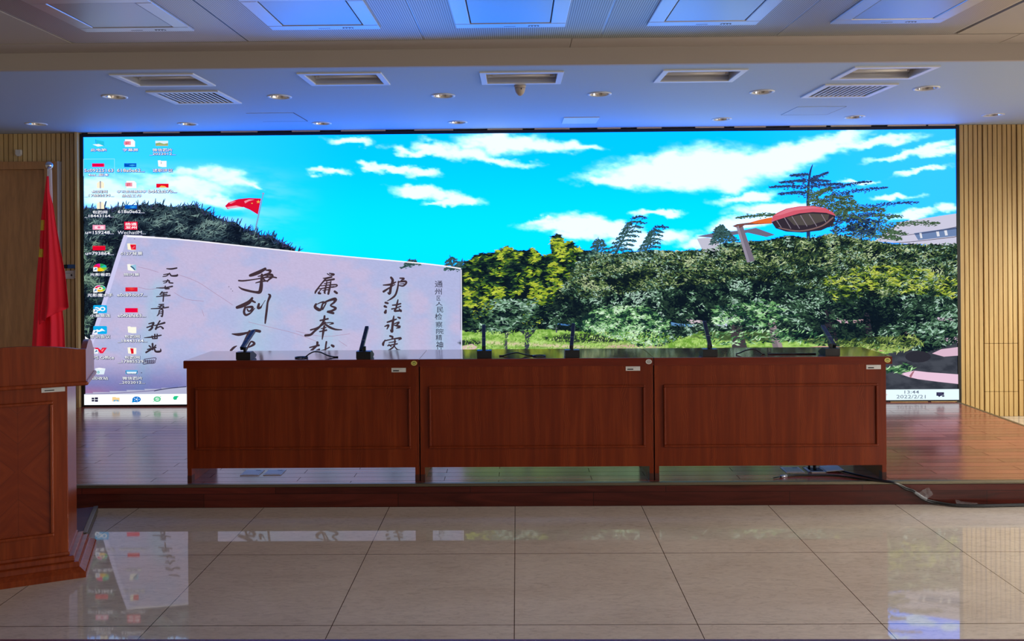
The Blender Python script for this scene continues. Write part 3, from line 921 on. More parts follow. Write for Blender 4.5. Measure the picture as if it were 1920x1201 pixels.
cloth([(330, 87, 91), (360, 85.5, 92), (385, 84, 98.5), (411, 83, 102), (430, 82, 105), (470, 80, 112), (512, 77, 120.5), (540, 74.5, 124), (575, 72.5, 128.5), (592, 71.5, 122)],
      'flag_cloth', M['flag_red'], -.085, .04, 1.3, cols=60, rowsn=70, tilt=-34)
o = cloth([(335, 86.8, 90), (380, 80, 94), (411, 75.6, 98), (463, 72.2, 103), (512, 66.7, 107), (560, 63, 112), (603, 60, 117), (645, 57.5, 119), (700, 55, 121), (760, 54, 122)],
          'flag_fold', M['flag_red'], -.042, .026, 2.1, stars=((60, 90, 411, 430), (60, 90, 463, 482)), cols=70, rowsn=110, ph=1.2)
cloth([(316, 88.5, 97), (345, 88.5, 97.6), (365, 90, 98), (384, 96.5, 98.6)], 'flag_sleeve', M['flag_white'], -.03, .015, 1.2, cols=14, rowsn=20)

# ------------------------------------------------------------------ edge of the table the photo was taken from
a0, a1 = at(-60, 1196.6, Z=.75), at(1980, 1196.4, Z=.75)
ax = math.atan2(a1.y - a0.y, a1.x - a0.x); ln = (a1 - a0).length
tb = thing('front_table', 'dark red wooden table whose far edge runs along the bottom', 'table', ((a0.x + a1.x) / 2, (a0.y + a1.y) / 2, 0), ax)
MB().box(-ln / 2 - .3, ln / 2 + .3, -.45, 0, .715, .75, .003).obj('tabletop', M['table_wood'], tb)
for sx in (-1, 1): MB().box(sx * ln / 2 - .02, sx * ln / 2 + .02, -.42, -.03, 0, .715).obj('side_panel', M['table_wood'], tb)

# ------------------------------------------------------------------ LED wall and the desktop it shows
VX0, VX1, VZ0, VZ1, VY = -4.1247, 4.1415, .1667, 2.7124, 7.55
led = thing('led_video_wall', 'wall wide LED screen showing a computer desktop with an outdoor picture', 'screen', ((VX0 + VX1) / 2, VY, VZ0))
VW2, VHH = (VX1 - VX0) / 2, VZ1 - VZ0
b = MB()
bl, bt, bb_ = .03, .046, .034
b.box(-VW2 - bl, -VW2, -.012, .03, -bb_ + .015, VHH + .03).box(VW2, VW2 + bl, -.012, .03, -bb_ + .015, VHH + .03)
b.box(-VW2, VW2, -.012, .03, VHH, VHH + .030).box(-VW2, VW2, -.012, .03, -bb_ + .015, 0)
b.obj('bezel', M['bezel'], led)
MB().box(-VW2 - .02, VW2 + .02, .004, .028, -.015, VHH + .02).obj('cabinet', M['bezel'], led)
b = MB()
for (a, c) in ((166, 228), (270, 337), (415, 483), (548, 600), (640, 723), (777, 850), (914, 980), (1002, 1068), (1120, 1163), (1194, 1240), (1303, 1357), (1376, 1435), (1480, 1548), (1557, 1632), (1663, 1735), (1739, 1790)):
    xa, xb = at(a, 245, Y=VY).x - led.location.x, at(c, 245, Y=VY).x - led.location.x
    b.box(xa, xb, -.016, .0, VHH + .0305, VHH + .0425)
b.obj('top_gap_light', M['beige_holder_and_gap_light'], led)  # beige strips stand in for light showing through gaps above the bezel
b = MB()
for (a, c) in ((1668, 1738), (1744, 1793)):
    xa, xb = at(a, 754, Y=VY).x - led.location.x, at(c, 754, Y=VY).x - led.location.x
    b.box(xa, xb, -.02, .0, VZ0 * 0 - VZ0 + SZ, -.0195 + .004)
b.obj('wooden_shims', M['slat_wood'], led)

rng = np.random.default_rng(11)


def h2(ix, iy, seed):
    n = (ix.astype(np.int64) * 374761393 + iy.astype(np.int64) * 668265263 + seed * 974711) & 0x7fffffff
    n = ((n ^ (n >> 13)) * 1274126177) & 0x7fffffff
    return ((n ^ (n >> 16)) & 0xffff) / 65535.0


def vnoise(x, y, seed=0):
    ix, iy = np.floor(x).astype(int), np.floor(y).astype(int)
    fx, fy = x - ix, y - iy
    fx, fy = fx * fx * (3 - 2 * fx), fy * fy * (3 - 2 * fy)
    return (h2(ix, iy, seed) * (1 - fx) + h2(ix + 1, iy, seed) * fx) * (1 - fy) + (h2(ix, iy + 1, seed) * (1 - fx) + h2(ix + 1, iy + 1, seed) * fx) * fy


def fbm(x, y, seed=0, o=5):
    s, a, t = 0, .5, 0
    for i in range(o):
        s = s + a * vnoise(x, y, seed + i * 7); t += a
        x, y, a = x * 2.03, y * 2.03, a * .55
    return s / t


def sm(a, b_, x):
    t = np.clip((x - a) / (b_ - a), 0, 1)
    return t * t * (3 - 2 * t)


def inside(P, x, y):
    r = np.zeros(np.shape(x), bool); n = len(P)
    for i in range(n):
        x0, y0 = P[i]; x1, y1 = P[(i + 1) % n]
        if y0 == y1: continue
        c = ((y0 > y) != (y1 > y)) & (x < (x1 - x0) * (y - y0) / (y1 - y0) + x0)
        r ^= c
    return r


def lin(c):
    c = np.asarray(c, float) / 255
    return np.where(c <= .04045, c / 12.92, ((np.maximum(c, 0) + .055) / 1.055) ** 2.4)


class Pic:
    """coloured flat shapes on the screen; positions are picture pixels of the displayed desktop"""
    def __init__(s): s.V, s.K, s.F, s.n, s.z = [], [], [], 0, 0.0

    def up(s, d=.00004): s.z += d

    def uv(s, x, y):
        x, y = np.asarray(x, float), np.asarray(y, float)
        xl = 157 + 3 * (y - 257) / 501; xr = 1790 + 7 * (y - 242) / 506
        u = (x - xl) / (xr - xl)
        yt = 257 - 15 * u; yb = 758 - 10 * u
        return np.clip(u, 0, 1), np.clip((yb - y) / (yb - yt), 0, 1)

    def add(s, x, y, col, faces, z=None):
        u, v = s.uv(x, y)
        zz = np.full(len(u), s.z) if z is None else z
        s.V.append(np.stack([(u * 2 - 1) * VW2, -zz, v * VHH], 1))
        col = np.asarray(col, float)
        s.K.append(np.broadcast_to(col, (len(u), 3)).copy())
        s.F += [[i + s.n for i in f] for f in faces]
        s.n += len(u)

    def poly(s, pts, c, boost=1.0):
        x, y = zip(*pts)
        s.add(x, y, lin(c) * boost, [list(range(len(pts)))])

    def rect(s, x0, y0, x1, y1, c): s.poly([(x0, y0), (x1, y0), (x1, y1), (x0, y1)], c)

    def ell(s, cx, cy, rx, ry, c, n=20, a0=0, a1=2 * math.pi):
        pts = [(cx + rx * math.cos(a), cy + ry * math.sin(a)) for a in np.linspace(a0, a1, n, endpoint=a1 - a0 < 6.2)]
        if a1 - a0 < 6.2: pts.append((cx, cy))
        s.poly(pts, c)

    def brush(s, pts, c, sub=5):
        """pts: (x, y, width)"""
        P = np.array([[p.x, p.y, p.z] for p in spline([(a, b_, w) for a, b_, w in pts], sub)]) if len(pts) > 2 else np.array(pts, float)
        d = np.gradient(P[:, :2], axis=0)
        d /= np.maximum(np.linalg.norm(d, axis=1, keepdims=True), 1e-6)
        nrm = np.stack([-d[:, 1], d[:, 0]], 1)
        w = np.maximum(P[:, 2:3], .3) / 2
        A, B = P[:, :2] + nrm * w, P[:, :2] - nrm * w
        n = len(P)
        xy = np.concatenate([A, B])
        f = [[i, i + 1, n + i + 1, n + i] for i in range(n - 1)]
        s.add(xy[:, 0], xy[:, 1], lin(c), f)
        for k, sg in ((0, -1), (n - 1, 1)):
            r = w[k, 0]
            a = math.atan2(d[k, 1] * sg, d[k, 0] * sg)
            t = np.linspace(a - math.pi / 2, a + math.pi / 2, 7)
            s.add(P[k, 0] + r * np.cos(t), P[k, 1] + r * np.sin(t), lin(c), [list(range(7))])

    def quads(s, cx, cy, ln, wd, ang, col, band=.0006):
        """many little leaves (long diamonds) with their own colours"""
        n = len(cx); ca, sa = np.cos(ang), np.sin(ang)
        ox = np.stack([-ln, ln * .1, ln, ln * .1], 1); oy = np.stack([0 * wd, -wd, 0 * wd, wd], 1)
        x = cx[:, None] + ox * ca[:, None] - oy * sa[:, None]
        y = cy[:, None] + ox * sa[:, None] + oy * ca[:, None]
        z = np.repeat(s.z + np.arange(n) / max(n, 1) * band, 4)
        s.add(x.ravel(), y.ravel(), np.repeat(col, 4, 0), [[4 * i, 4 * i + 1, 4 * i + 2, 4 * i + 3] for i in range(n)], z)
        s.z += band

    def text(s, body, cx, cy, w, h, c, shadow=None, shear=0.0, thick=0.0, rot=None):
        key = (body, round(thick, 3))
        if key not in TXT:
            cu = bpy.data.curves.new('t', 'FONT'); cu.body = body; cu.resolution_u = 2; cu.offset = thick
            ob = bpy.data.objects.new('t', cu)
            me = ob.to_mesh()
            TXT[key] = (np.array([v.co[:2] for v in me.vertices]), [list(p.vertices) for p in me.polygons])
            ob.to_mesh_clear(); bpy.data.objects.remove(ob); bpy.data.curves.remove(cu)
        v, f = TXT[key]
        lo, hi = v.min(0), v.max(0)
        q = (v - (lo + hi) / 2) / np.maximum(hi - lo, 1e-6)
        x = cx + (q[:, 0] + shear * q[:, 1]) * w; y = cy - q[:, 1] * h
        if shadow is not None:
            for dx, dy in ((.9, .9), (.9, -.3), (-.6, .7)):
                s.add(x + dx, y + dy, lin(shadow), f)
            s.up()
        s.add(x, y, lin(c), f)


TXT = {}
pic = Pic()

# ---- regions of the picture
STONE = [(232, 446), (236, 441.5), (243, 440), (340, 448), (470, 462), (604, 476), (801, 494), (866, 502), (870, 505), (871, 700), (420, 724), (352, 727), (150, 738), (150, 690), (160, 690), (175, 634)]
SPRUCE = [(150, 395), (165, 388), (178, 392), (190, 386), (205, 392), (222, 387), (238, 384), (252, 388), (268, 381), (285, 385), (300, 380), (320, 388), (345, 386), (365, 384), (380, 391), (395, 398), (410, 408),
          (428, 415), (445, 416), (460, 428), (478, 433), (495, 441), (512, 440), (525, 452), (540, 458), (556, 466), (556, 480), (150, 480), (150, 700), (160, 700)]
SPRUCE2 = [(150, 460), (240, 440), (150, 700)]
BUSH = [(868, 500), (880, 492), (893, 480), (905, 475), (918, 474), (932, 473), (945, 465), (955, 461), (964, 466), (978, 470), (992, 470), (1000, 465), (1012, 470), (1020, 478), (1030, 479), (1039, 474), (1036, 462), (1038, 446), (1047, 436),
        (1058, 444), (1063, 455), (1075, 452), (1085, 462), (1098, 468), (1112, 470), (1130, 474), (1160, 477), (1185, 470), (1210, 472), (1240, 468), (1280, 471), (1330, 467), (1360, 455), (1400, 452), (1440, 450), (1480, 440), (1520, 447), (1560, 438), (1600, 445),
        (1640, 452), (1680, 457), (1700, 456), (1730, 459), (1760, 455), (1800, 458), (1800, 640), (1740, 660), (1600, 640), (1560, 628), (1480, 640), (1440, 622), (1320, 620), (1240, 650), (1200, 640), (1100, 622), (1010, 616), (960, 618), (868, 620)]
SHADE = [(880, 690), (1200, 682), (1530, 660), (1600, 655), (1640, 668), (1700, 655), (1745, 640), (1800, 640), (1800, 760), (600, 760), (700, 700)]
PINK1 = [(1748, 662), (1765, 654), (1800, 650), (1800, 666), (1770, 668)]
PINK2 = [(1688, 700), (1715, 694), (1740, 697), (1800, 701), (1800, 719), (1760, 715), (1722, 710), (1705, 706)]
PATH = [(1480, 655), (1560, 650), (1660, 652), (1665, 658), (1500, 662)]

step = 2.0
gx = np.arange(155, 1801, step); gy = np.arange(238, 763, step)
GX, GY = np.meshgrid(gx, gy)
col = np.zeros(GX.shape + (3,))


def lerp(a, b_, t): return a * (1 - t[..., None]) + b_ * t[..., None]


# sky
t = sm(250, 470, GY)
sky = lerp(lin((0, 172, 250)) * np.array([1, 1, 1.0]), lin((0, 200, 255)), t)
side = sm(700, 160, GX) * .85
sky = lerp(sky, lin((62, 186, 244)), side)
sider = sm(1350, 1790, GX) * .9
sky = lerp(sky, lin((58, 172, 246)), sider)
sky = sky * np.array([1.0, 1.5, 3.7])
CL = [(1265, 326, 120, 26, 0), (1180, 339, 85, 10, 2), (1340, 312, 110, 36, 0), (1440, 306, 90, 26, -10), (1500, 285, 100, 20, -13), (1560, 266, 75, 16, -16), (1630, 268, 90, 8, -7), (1380, 340, 50, 18, -8), (1260, 298, 70, 14, -6),
      (945, 266, 75, 18, 3), (1010, 272, 70, 12, 4), (1085, 275, 55, 6, 2), (880, 286, 55, 14, 4), (930, 300, 70, 7, 6), (815, 282, 40, 12, 20), (775, 285, 40, 7, 8), (750, 318, 60, 5, 10), (790, 326, 30, 7, 0), (695, 312, 28, 6, 14),
      (795, 360, 55, 10, 6), (850, 372, 50, 8, 4), (845, 380, 40, 5, -6), (1065, 424, 70, 9, 0), (1105, 420, 50, 16, 5), (1095, 438, 55, 9, 0), (1028, 416, 40, 5, -6), (1160, 430, 60, 12, 10), (1230, 442, 55, 9, 0), (1240, 400, 45, 5, -2), (1190, 455, 50, 9, 0),
      (420, 330, 55, 16, 10), (375, 322, 50, 10, -6), (350, 345, 90, 20, 6), (240, 372, 110, 24, 0), (190, 352, 60, 22, 0), (300, 375, 90, 22, 4), (400, 372, 60, 14, 15), (470, 344, 30, 5, 20), (665, 265, 40, 7, 4), (620, 320, 40, 6, 0),
      (1455, 390, 70, 10, -4), (1420, 410, 80, 12, -12), (1380, 425, 60, 8, -12), (1320, 455, 50, 8, 0), (1710, 285, 75, 6, -14), (1760, 282, 50, 7, -8), (1725, 320, 45, 4, -12), (1680, 370, 40, 5, -4), (1715, 402, 45, 7, -4), (1780, 388, 25, 8, 0), (1610, 340, 30, 4, 0), (1408, 372, 55, 8, -8)]
dens = np.zeros(GX.shape)
wx = GX + (fbm(GX / 34, GY / 16, 3) - .5) * 60; wy = GY + (fbm(GX / 30, GY / 14, 9) - .5) * 24
for (cx, cy, rx, ry, rot) in CL:
    a = R(rot); dx, dy = wx - cx, wy - cy
    u = (dx * math.cos(a) + dy * math.sin(a)) / rx; v = (-dx * math.sin(a) + dy * math.cos(a)) / ry
    dens = np.maximum(dens, np.exp(-(u * u + v * v) * .9) * 1.15) + .25 * np.exp(-(u * u + v * v) * .8)
tex = fbm(GX / 22, GY / 9, 21)
dens *= 1 - .22 * sm(640, 380, GX)
cl = sm(.22, 1.12, dens * (.6 + .85 * tex))
col = lerp(sky, np.array([.93, 1.6, 2.5]), cl)
# haze veil at the left
veil = sm(.35, .75, fbm(GX / 90 - GY / 60, GY / 22, 40)) * sm(620, 330, GX) * sm(290, 370, GY) * .6
col = lerp(col, np.array([.6, 1.05, 1.8]), veil)


def region(P, c, grow=None):
    global col
    m_ = inside(P, GX, GY)
    col[m_] = (c if np.ndim(c) == 1 else c[m_])


dark = lerp(np.broadcast_to(lin((12, 20, 34)), col.shape), np.broadcast_to(lin((46, 62, 74)), col.shape), sm(.42, .75, fbm(GX / 9, GY / 4, 5)))
region(SPRUCE, dark); region(SPRUCE2, dark)
# stone face
fb_ = fbm(GX / 60, GY / 40, 31)
stone = lerp(np.broadcast_to(lin((196, 186, 220)), col.shape), np.broadcast_to(lin((178, 184, 224)), col.shape), sm(.35, .65, fb_))
for (cx, hw, y0) in ((492, 34, 545), (616, 30, 545), (744, 26, 530), (830, 16, 560), (300, 16, 520)):
    cxx = cx - (GY - y0) * (.18 if cx == 300 else .12 if cx == 492 else .02)
    stain = np.exp(-((GX - cxx) / hw) ** 2) * sm(y0 - 12, y0 + 22, GY) * .75 * (.7 + .6 * fbm(GX / 5, GY / 70, 8))
    stone = lerp(stone, np.broadcast_to(lin((166, 196, 224)), col.shape), np.clip(stain, 0, 1))
base_t = sm(655, 735, GY) * sm(420, 330, GX)
stone = lerp(stone, np.broadcast_to(lin((92, 100, 172)), col.shape), base_t * .8)
stone = lerp(stone, np.broadcast_to(lin((170, 120, 160)), col.shape), sm(715, 738, GY) * sm(240, 165, GX) * .8)
stone *= (.93 + .14 * fbm(GX / 3, GY / 2, 77))[..., None]
region(STONE, stone)
# strip of paving under the stone
region([(158, 737), (352, 725), (871, 695), (871, 760), (158, 760)], np.broadcast_to(lin((186, 188, 214)), col.shape))
# lawn, shade, paving
gn = fbm(GX / 7, GY / 3, 55)
lawn = lerp(np.broadcast_to(lin((112, 160, 62)), col.shape), np.broadcast_to(lin((176, 214, 116)), col.shape), sm(.35, .65, gn))
region([(871, 606), (1800, 606), (1800, 695), (871, 695)], lawn)
pk = np.exp(-((GY - (641 + (GX - 900) * .047)) / 3.0) ** 2) * sm(890, 915, GX) * sm(1140, 1090, GX) * (.6 + .5 * fbm(GX / 12, GY / 3, 4))
col = lerp(col, np.broadcast_to(lin((226, 206, 176)), col.shape), np.clip(pk, 0, 1))
pk = np.exp(-((GY - 649) / 4.0) ** 2) * sm(1120, 1160, GX) * sm(1260, 1220, GX)
col = lerp(col, np.broadcast_to(lin((206, 176, 160)), col.shape), np.clip(pk, 0, 1))
for (cx, cy, rx, ry, s_) in ((1105, 634, 85, 9, .95), (1440, 628, 130, 12, .8), (1300, 652, 40, 4, .4), (1395, 655, 40, 5, .7), (1660, 622, 170, 17, .97), (885, 642, 22, 6, .95), (1560, 640, 50, 6, .7)):
    d = ((GX - cx) / rx) ** 2 + ((GY - cy) / ry) ** 2 + (fbm(GX / 10, GY / 4, 13) - .5) * 1.2
    col = lerp(col, np.broadcast_to(lin((30, 42, 46)), col.shape), sm(1.25, .7, d) * s_)
shade = lerp(np.broadcast_to(lin((52, 56, 66)), col.shape), np.broadcast_to(lin((72, 76, 86)), col.shape), sm(.3, .7, fbm(GX / 20, GY / 8, 17)))
region(SHADE, shade)
bush = lerp(np.broadcast_to(lin((13, 24, 34)), col.shape), np.broadcast_to(lin((40, 62, 52)), col.shape), sm(.38, .68, fbm(GX / 20, GY / 14, 23)))
region(BUSH, bush)
ny, nx = GX.shape
idx = np.arange(nx * ny).reshape(ny, nx)
u_, v_ = pic.uv(GX, GY)
cell = np.stack([idx[:-1, :-1], idx[1:, :-1], idx[1:, 1:], idx[:-1, 1:]], -1).reshape(-1, 4)
pic.add(GX.ravel(), GY.ravel(), col.reshape(-1, 3), cell.tolist())
pic.up(.0001)

# ---- far buildings
pic.poly([(1688, 416), (1800, 400), (1800, 460), (1700, 457), (1640, 452)], (206, 204, 226))
pic.poly([(1310, 447), (1330, 445), (1352, 452), (1352, 470), (1322, 472)], (196, 196, 214))
pic.up()
pic.brush([(1690, 442, .9), (1740, 435, 1), (1800, 424, 1)], (70, 64, 84))
pic.brush([(1660, 457, 1), (1720, 452, 1), (1800, 443, 1.2)], (60, 52, 70))
pic.poly([(1714, 437), (1800, 426), (1800, 442), (1722, 450)], (110, 134, 178))
pic.poly([(1310, 443), (1340, 437), (1400, 431), (1420, 427), (1456, 440), (1440, 444), (1405, 436), (1345, 446)], (112, 108, 130))
pic.up()
for (a, c) in ((1726, 1730), (1757, 1762), (1772, 1777)): pic.poly([(a, 447 - (a - 1722) * .11), (a - 2, 437 - (a - 1722) * .1), (c - 2, 437 - (c - 1722) * .1), (c, 447 - (c - 1722) * .11)], (226, 228, 238))
pic.poly([(1716, 437.5), (1800, 426.5), (1800, 429), (1717, 440)], (78, 92, 130))
pic.up()


# ---- conifers
def branchy(x0, y0, x1, y1, w, tips, c0, n=26, size=5.0):
    n = int(n * 1.5)
    tt = np.linspace(0, 1, n)
    cx = x0 + (x1 - x0) * tt; cy = y0 + (y1 - y0) * tt - np.sin(tt * 2.6) * tips
    cx = np.repeat(cx, 3) + rng.normal(0, 1.6, n * 3); cy = np.repeat(cy, 3) + rng.normal(0, w, n * 3) * np.repeat(1.1 - tt * .8, 3)
    v = rng.random(n * 3)[:, None]
    cy = cy + rng.exponential(1.6, n * 3) * (1 - np.repeat(tt, 3) * .6)
    colr = lin(c0) * (.45 + v * 1.3)
    pic.quads(cx, cy, rng.uniform(.6, 1.3, n * 3) * size * .6, rng.uniform(.5, 1.1, n * 3) * 1.15, rng.normal(math.atan2(y1 - y0, x1 - x0), .4, n * 3), colr, .00008)


pic.brush([(1518, 448, 7), (1517, 380, 6), (1518, 345, 4.5), (1521, 322, 3.5), (1525, 309, 1.5)], (40, 60, 100)); pic.up()
NAVY, OLV = (44, 66, 104), (66, 92, 66)
for (x1, y1, x0, y0, w, tp_, cc) in ((1486, 329, 1516, 326, 1, 1, NAVY), (1466, 342, 1516, 337, 1.2, 1, NAVY), (1447, 351, 1516, 349, 1.5, 2, NAVY), (1464, 364, 1516, 360, 1.5, 2, NAVY), (1553, 324, 1520, 338, 1.5, 2, NAVY), (1555, 340, 1520, 338, 1.2, 2, NAVY),
                                   (1580, 346, 1520, 349, 2, 3, NAVY), (1632, 342, 1540, 358, 2, 4, NAVY), (1664, 353, 1550, 368, 2.5, 4, NAVY), (1600, 368, 1525, 378, 4, 2, OLV), (1605, 380, 1530, 388, 4, 2, OLV), (1560, 352, 1520, 372, 4, 2, OLV),
                                   (1720, 381, 1580, 392, 2.5, 4, NAVY), (1660, 392, 1560, 396, 4, 2, OLV), (1690, 408, 1570, 404, 4, 4, OLV), (1655, 417, 1570, 410, 4, 2, NAVY), (1760, 422, 1640, 428, 4, 7, OLV), (1700, 440, 1590, 425, 5, 3, OLV), (1690, 448, 1600, 438, 4, 2, OLV),
                                   (1640, 400, 1560, 415, 5, 0, NAVY), (1640, 432, 1560, 430, 6, 0, NAVY), (1385, 410, 1475, 402, 2, 4, OLV)):
    branchy(x0, y0, x1, y1, w, tp_, cc, 60 if cc == OLV else 44)
for (P_, cc, n_) in (([(1516, 350), (1560, 356), (1600, 372), (1620, 390), (1600, 400), (1540, 402), (1514, 392)], OLV, 240), ([(1560, 392), (1640, 388), (1680, 404), (1650, 424), (1700, 436), (1690, 452), (1570, 440), (1550, 420)], OLV, 420), ([(1560, 410), (1650, 412), (1640, 440), (1570, 440)], (30, 50, 80), 160)):
    xx = rng.uniform(min(p[0] for p in P_), max(p[0] for p in P_), n_ * 3); yy = rng.uniform(min(p[1] for p in P_), max(p[1] for p in P_), n_ * 3)
    kk = inside(P_, xx, yy) & (fbm(xx / 16, yy / 7, 61, 3) > .47); xx, yy = xx[kk][:n_], yy[kk][:n_]
    pic.quads(xx, yy, rng.uniform(2, 5, len(xx)), rng.uniform(.8, 2, len(xx)), rng.normal(-.2, .4, len(xx)), lin(cc) * rng.uniform(.4, 1.9, len(xx))[:, None], .00015)
for (tx, ty, bx, by, n_) in ((1126, 444, 1124, 482, 5), (1190, 408, 1152, 486, 9), (1230, 426, 1208, 486, 8), (1352, 420, 1358, 452, 7), (773, 484, 773, 496, 2), (848, 478, 852, 500, 3), (872, 484, 866, 500, 2)):
    pic.brush([(bx, by, 4), ((bx + tx) / 2 + (tx - bx) * .05, (by + ty) / 2, 3), (tx, ty, 1)], (44, 70, 78)); pic.up()
    lean = tx - bx
    for k in range(n_):
        f = (k + 1) / n_; yy = ty + (by - ty) * f; xx = tx + (bx - tx) * f; ll = 6 + 22 * f * (1 if n_ > 4 else .55)
        branchy(xx, yy, xx + ll + lean * .5 * (1 - f), yy + 3 - 3 * f, 1.6, 3, (52, 84, 84), 14, 4.5)
        branchy(xx, yy, xx - ll * .8, yy + 6, 1.6, 2, (52, 84, 84), 12, 4.5)
    if lean > 15: branchy(tx, ty, tx + 24, ty + 1, 1.2, 3, (44, 70, 92), 16, 4.5)

# ---- flag and pole in the picture
pic.brush([(497, 364, 2.2), (481, 436, 3.4)], (120, 170, 200)); pic.up()
pic.ell(497, 362.5, 2.6, 1.6, (150, 165, 185)); pic.up()
pic.poly([(493, 372), (470, 371), (450, 373), (432, 379), (425, 386), (430, 392), (446, 389), (460, 388), (472, 393), (487, 402)], (222, 16, 52)); pic.up()
pic.poly([(428, 388), (432, 391.5), (447, 389), (458, 388), (446, 385)], (246, 170, 190))
pic.poly([(461, 377), (470, 373.5), (481, 374), (470, 377), (463, 381)], (244, 150, 170))
pic.poly([(432, 380), (440, 377), (446, 377), (436, 382)], (240, 130, 150)); pic.up()
pic.poly([(488, 374.5), (489, 377), (492, 377.5), (489.5, 378.5), (490, 381), (487.5, 379.5), (485, 381), (486, 378.5), (484, 377), (487, 377)], (235, 190, 90))
pic.ell(476, 381, 1.4, 1, (235, 190, 90)); pic.up()

# ---- trunks
for (p, c) in (([(956, 618, 6), (953, 640, 6), (953.5, 662, 7)], (74, 78, 84)), ([(994, 626, 9), (993, 645, 9), (993, 662, 9.5)], (58, 66, 78)), ([(994, 630, 8), (986, 622, 6), (974, 614, 5)], (50, 58, 68)), ([(994, 630, 8), (1003, 622, 6), (1010, 612, 5)], (50, 58, 68)),
               ([(953, 624, 4), (948, 616, 3)], (64, 70, 78))):
    pic.brush(p, c)
pic.brush([(1382, 600, 22), (1386, 630, 24), (1392, 662, 30)], (68, 62, 68)); pic.brush([(1450, 606, 13), (1456, 630, 16), (1462, 655, 18)], (128, 116, 122))
pic.brush([(1556, 588, 20), (1560, 620, 18), (1566, 652, 22)], (44, 42, 52)); pic.brush([(1626, 590, 10), (1632, 630, 12)], (48, 46, 56)); pic.up()
pic.brush([(1455, 612, 5), (1461, 632, 7), (1468, 655, 8)], (158, 142, 146)); pic.up()
pic.brush([(1048, 612, 3), (1048, 622, 3)], (90, 96, 108)); pic.brush([(1050, 607, 3), (1072, 609, 3)], (70, 120, 180))
pic.poly([(1262, 603), (1275, 606), (1308, 608), (1300, 612), (1262, 610)], (92, 140, 190)); pic.poly([(1290, 598), (1318, 600), (1330, 606), (1300, 606)], (206, 190, 200))
pic.poly([(1345, 604), (1368, 606), (1366, 612), (1340, 609)], (190, 196, 226)); pic.poly([(1566, 594), (1590, 600), (1594, 606), (1575, 605)], (214, 176, 196)); pic.poly([(1600, 600), (1620, 598), (1622, 603), (1602, 605)], (196, 160, 170))
pic.poly([(1756, 594), (1790, 597), (1790, 603), (1760, 600)], (206, 186, 206)); pic.poly([(1690, 618), (1716, 620), (1714, 626), (1694, 625)], (140, 108, 112)); pic.up()
for P_, c in ((PINK1, (222, 186, 206)), (PINK2, (236, 200, 222)), ([(1768, 634), (1800, 630), (1800, 642), (1775, 640)], (206, 180, 200)), ([(1500, 652), (1540, 648), (1600, 650), (1650, 653), (1664, 658), (1600, 658), (1540, 656)], (214, 164, 150)),
              ([(1476, 654), (1500, 650), (1540, 652), (1560, 660), (1490, 660)], (196, 152, 140)), ([(872, 648), (890, 644), (900, 650), (890, 658), (872, 658)], (216, 188, 180))):
    pic.poly(P_, c)
pic.up()
pic.ell(1722, 668, 24, 11, (46, 46, 56), 16); pic.poly([(1706, 704), (1712, 696), (1716, 694), (1712, 702), (1709, 708)], (168, 110, 122)); pic.up()


# ---- foliage
GLOOM = [(1630, 585, 75, 32, .75), (1060, 582, 60, 26, .6), (1300, 560, 70, 20, .4), (1175, 525, 30, 14, .4), (1520, 480, 60, 12, .3), (1210, 600, 30, 40, .0), (935, 515, 40, 10, .5), (985, 500, 50, 9, .4), (1560, 630, 110, 16, .5), (1460, 520, 60, 18, .25)]


def scatter(P, n, pal, ln, wd, ang, f=(22, 13), seed=1, gain=.9, topbias=0.0):
    x0, x1 = min(p[0] for p in P), max(p[0] for p in P); y0, y1 = min(p[1] for p in P), max(p[1] for p in P)
    x = rng.uniform(x0, x1, n * 4); y = rng.uniform(y0, y1, n * 4)
    k = inside(P, x, y) & ~inside(STONE, x + 3, y + 2) & ~inside(STONE, x - 6, y); x, y = x[k][:n], y[k][:n]; n = len(x)
    v = (fbm(x / f[0], y / f[1], seed, 3) - .5) * 2.1 * gain + rng.normal(0, .24, n) + .42 + topbias * (1 - (y - y0) / (y1 - y0)) - sum(k_ * np.exp(-((x - a_) / w_) ** 2 - ((y - b2) / h_) ** 2) for a_, b2, w_, h_, k_ in GLOOM)
    pal = lin(np.array(pal)); q = np.clip(v, 0, .999) * (len(pal) - 1)
    i = q.astype(int); fr = (q - i)[:, None]
    c = pal[i] * (1 - fr) + pal[np.minimum(i + 1, len(pal) - 1)] * fr
    c = c * rng.uniform(.75, 1.25, n)[:, None]
    pic.quads(x, y, rng.uniform(.6, 1.3, n) * ln, rng.uniform(.6, 1.2, n) * wd, rng.normal(ang[0], ang[1], n), c)


# spruce at the left: needled twigs
def twigs(P, n, pal, ln=13, seed=3):
    x0, x1 = min(p[0] for p in P), max(p[0] for p in P); y0, y1 = min(p[1] for p in P), max(p[1] for p in P)
    x = rng.uniform(x0, x1, n * 4); y = rng.uniform(y0, y1, n * 4)
    k = inside(P, x, y) & ~inside(STONE, x + 11, y + 4) & ~inside(STONE, x, y + 6); x, y = x[k][:n], y[k][:n]; n = len(x)
    v = np.clip((fbm(x / 26, y / 13, seed, 3) - .5) * 2.4 + .35 + rng.normal(0, .2, n), 0, .999)
    pal = lin(np.array(pal)); q = v * (len(pal) - 1); i = q.astype(int); fr = (q - i)[:, None]
    c = pal[i] * (1 - fr) + pal[np.minimum(i + 1, len(pal) - 1)] * fr
    pic.quads(x, y, rng.uniform(.5, 1.2, n) * ln * .5, rng.uniform(.5, 1.0, n) * 1.15, rng.normal(-.35, .75, n), c * rng.uniform(.7, 1.3, n)[:, None])


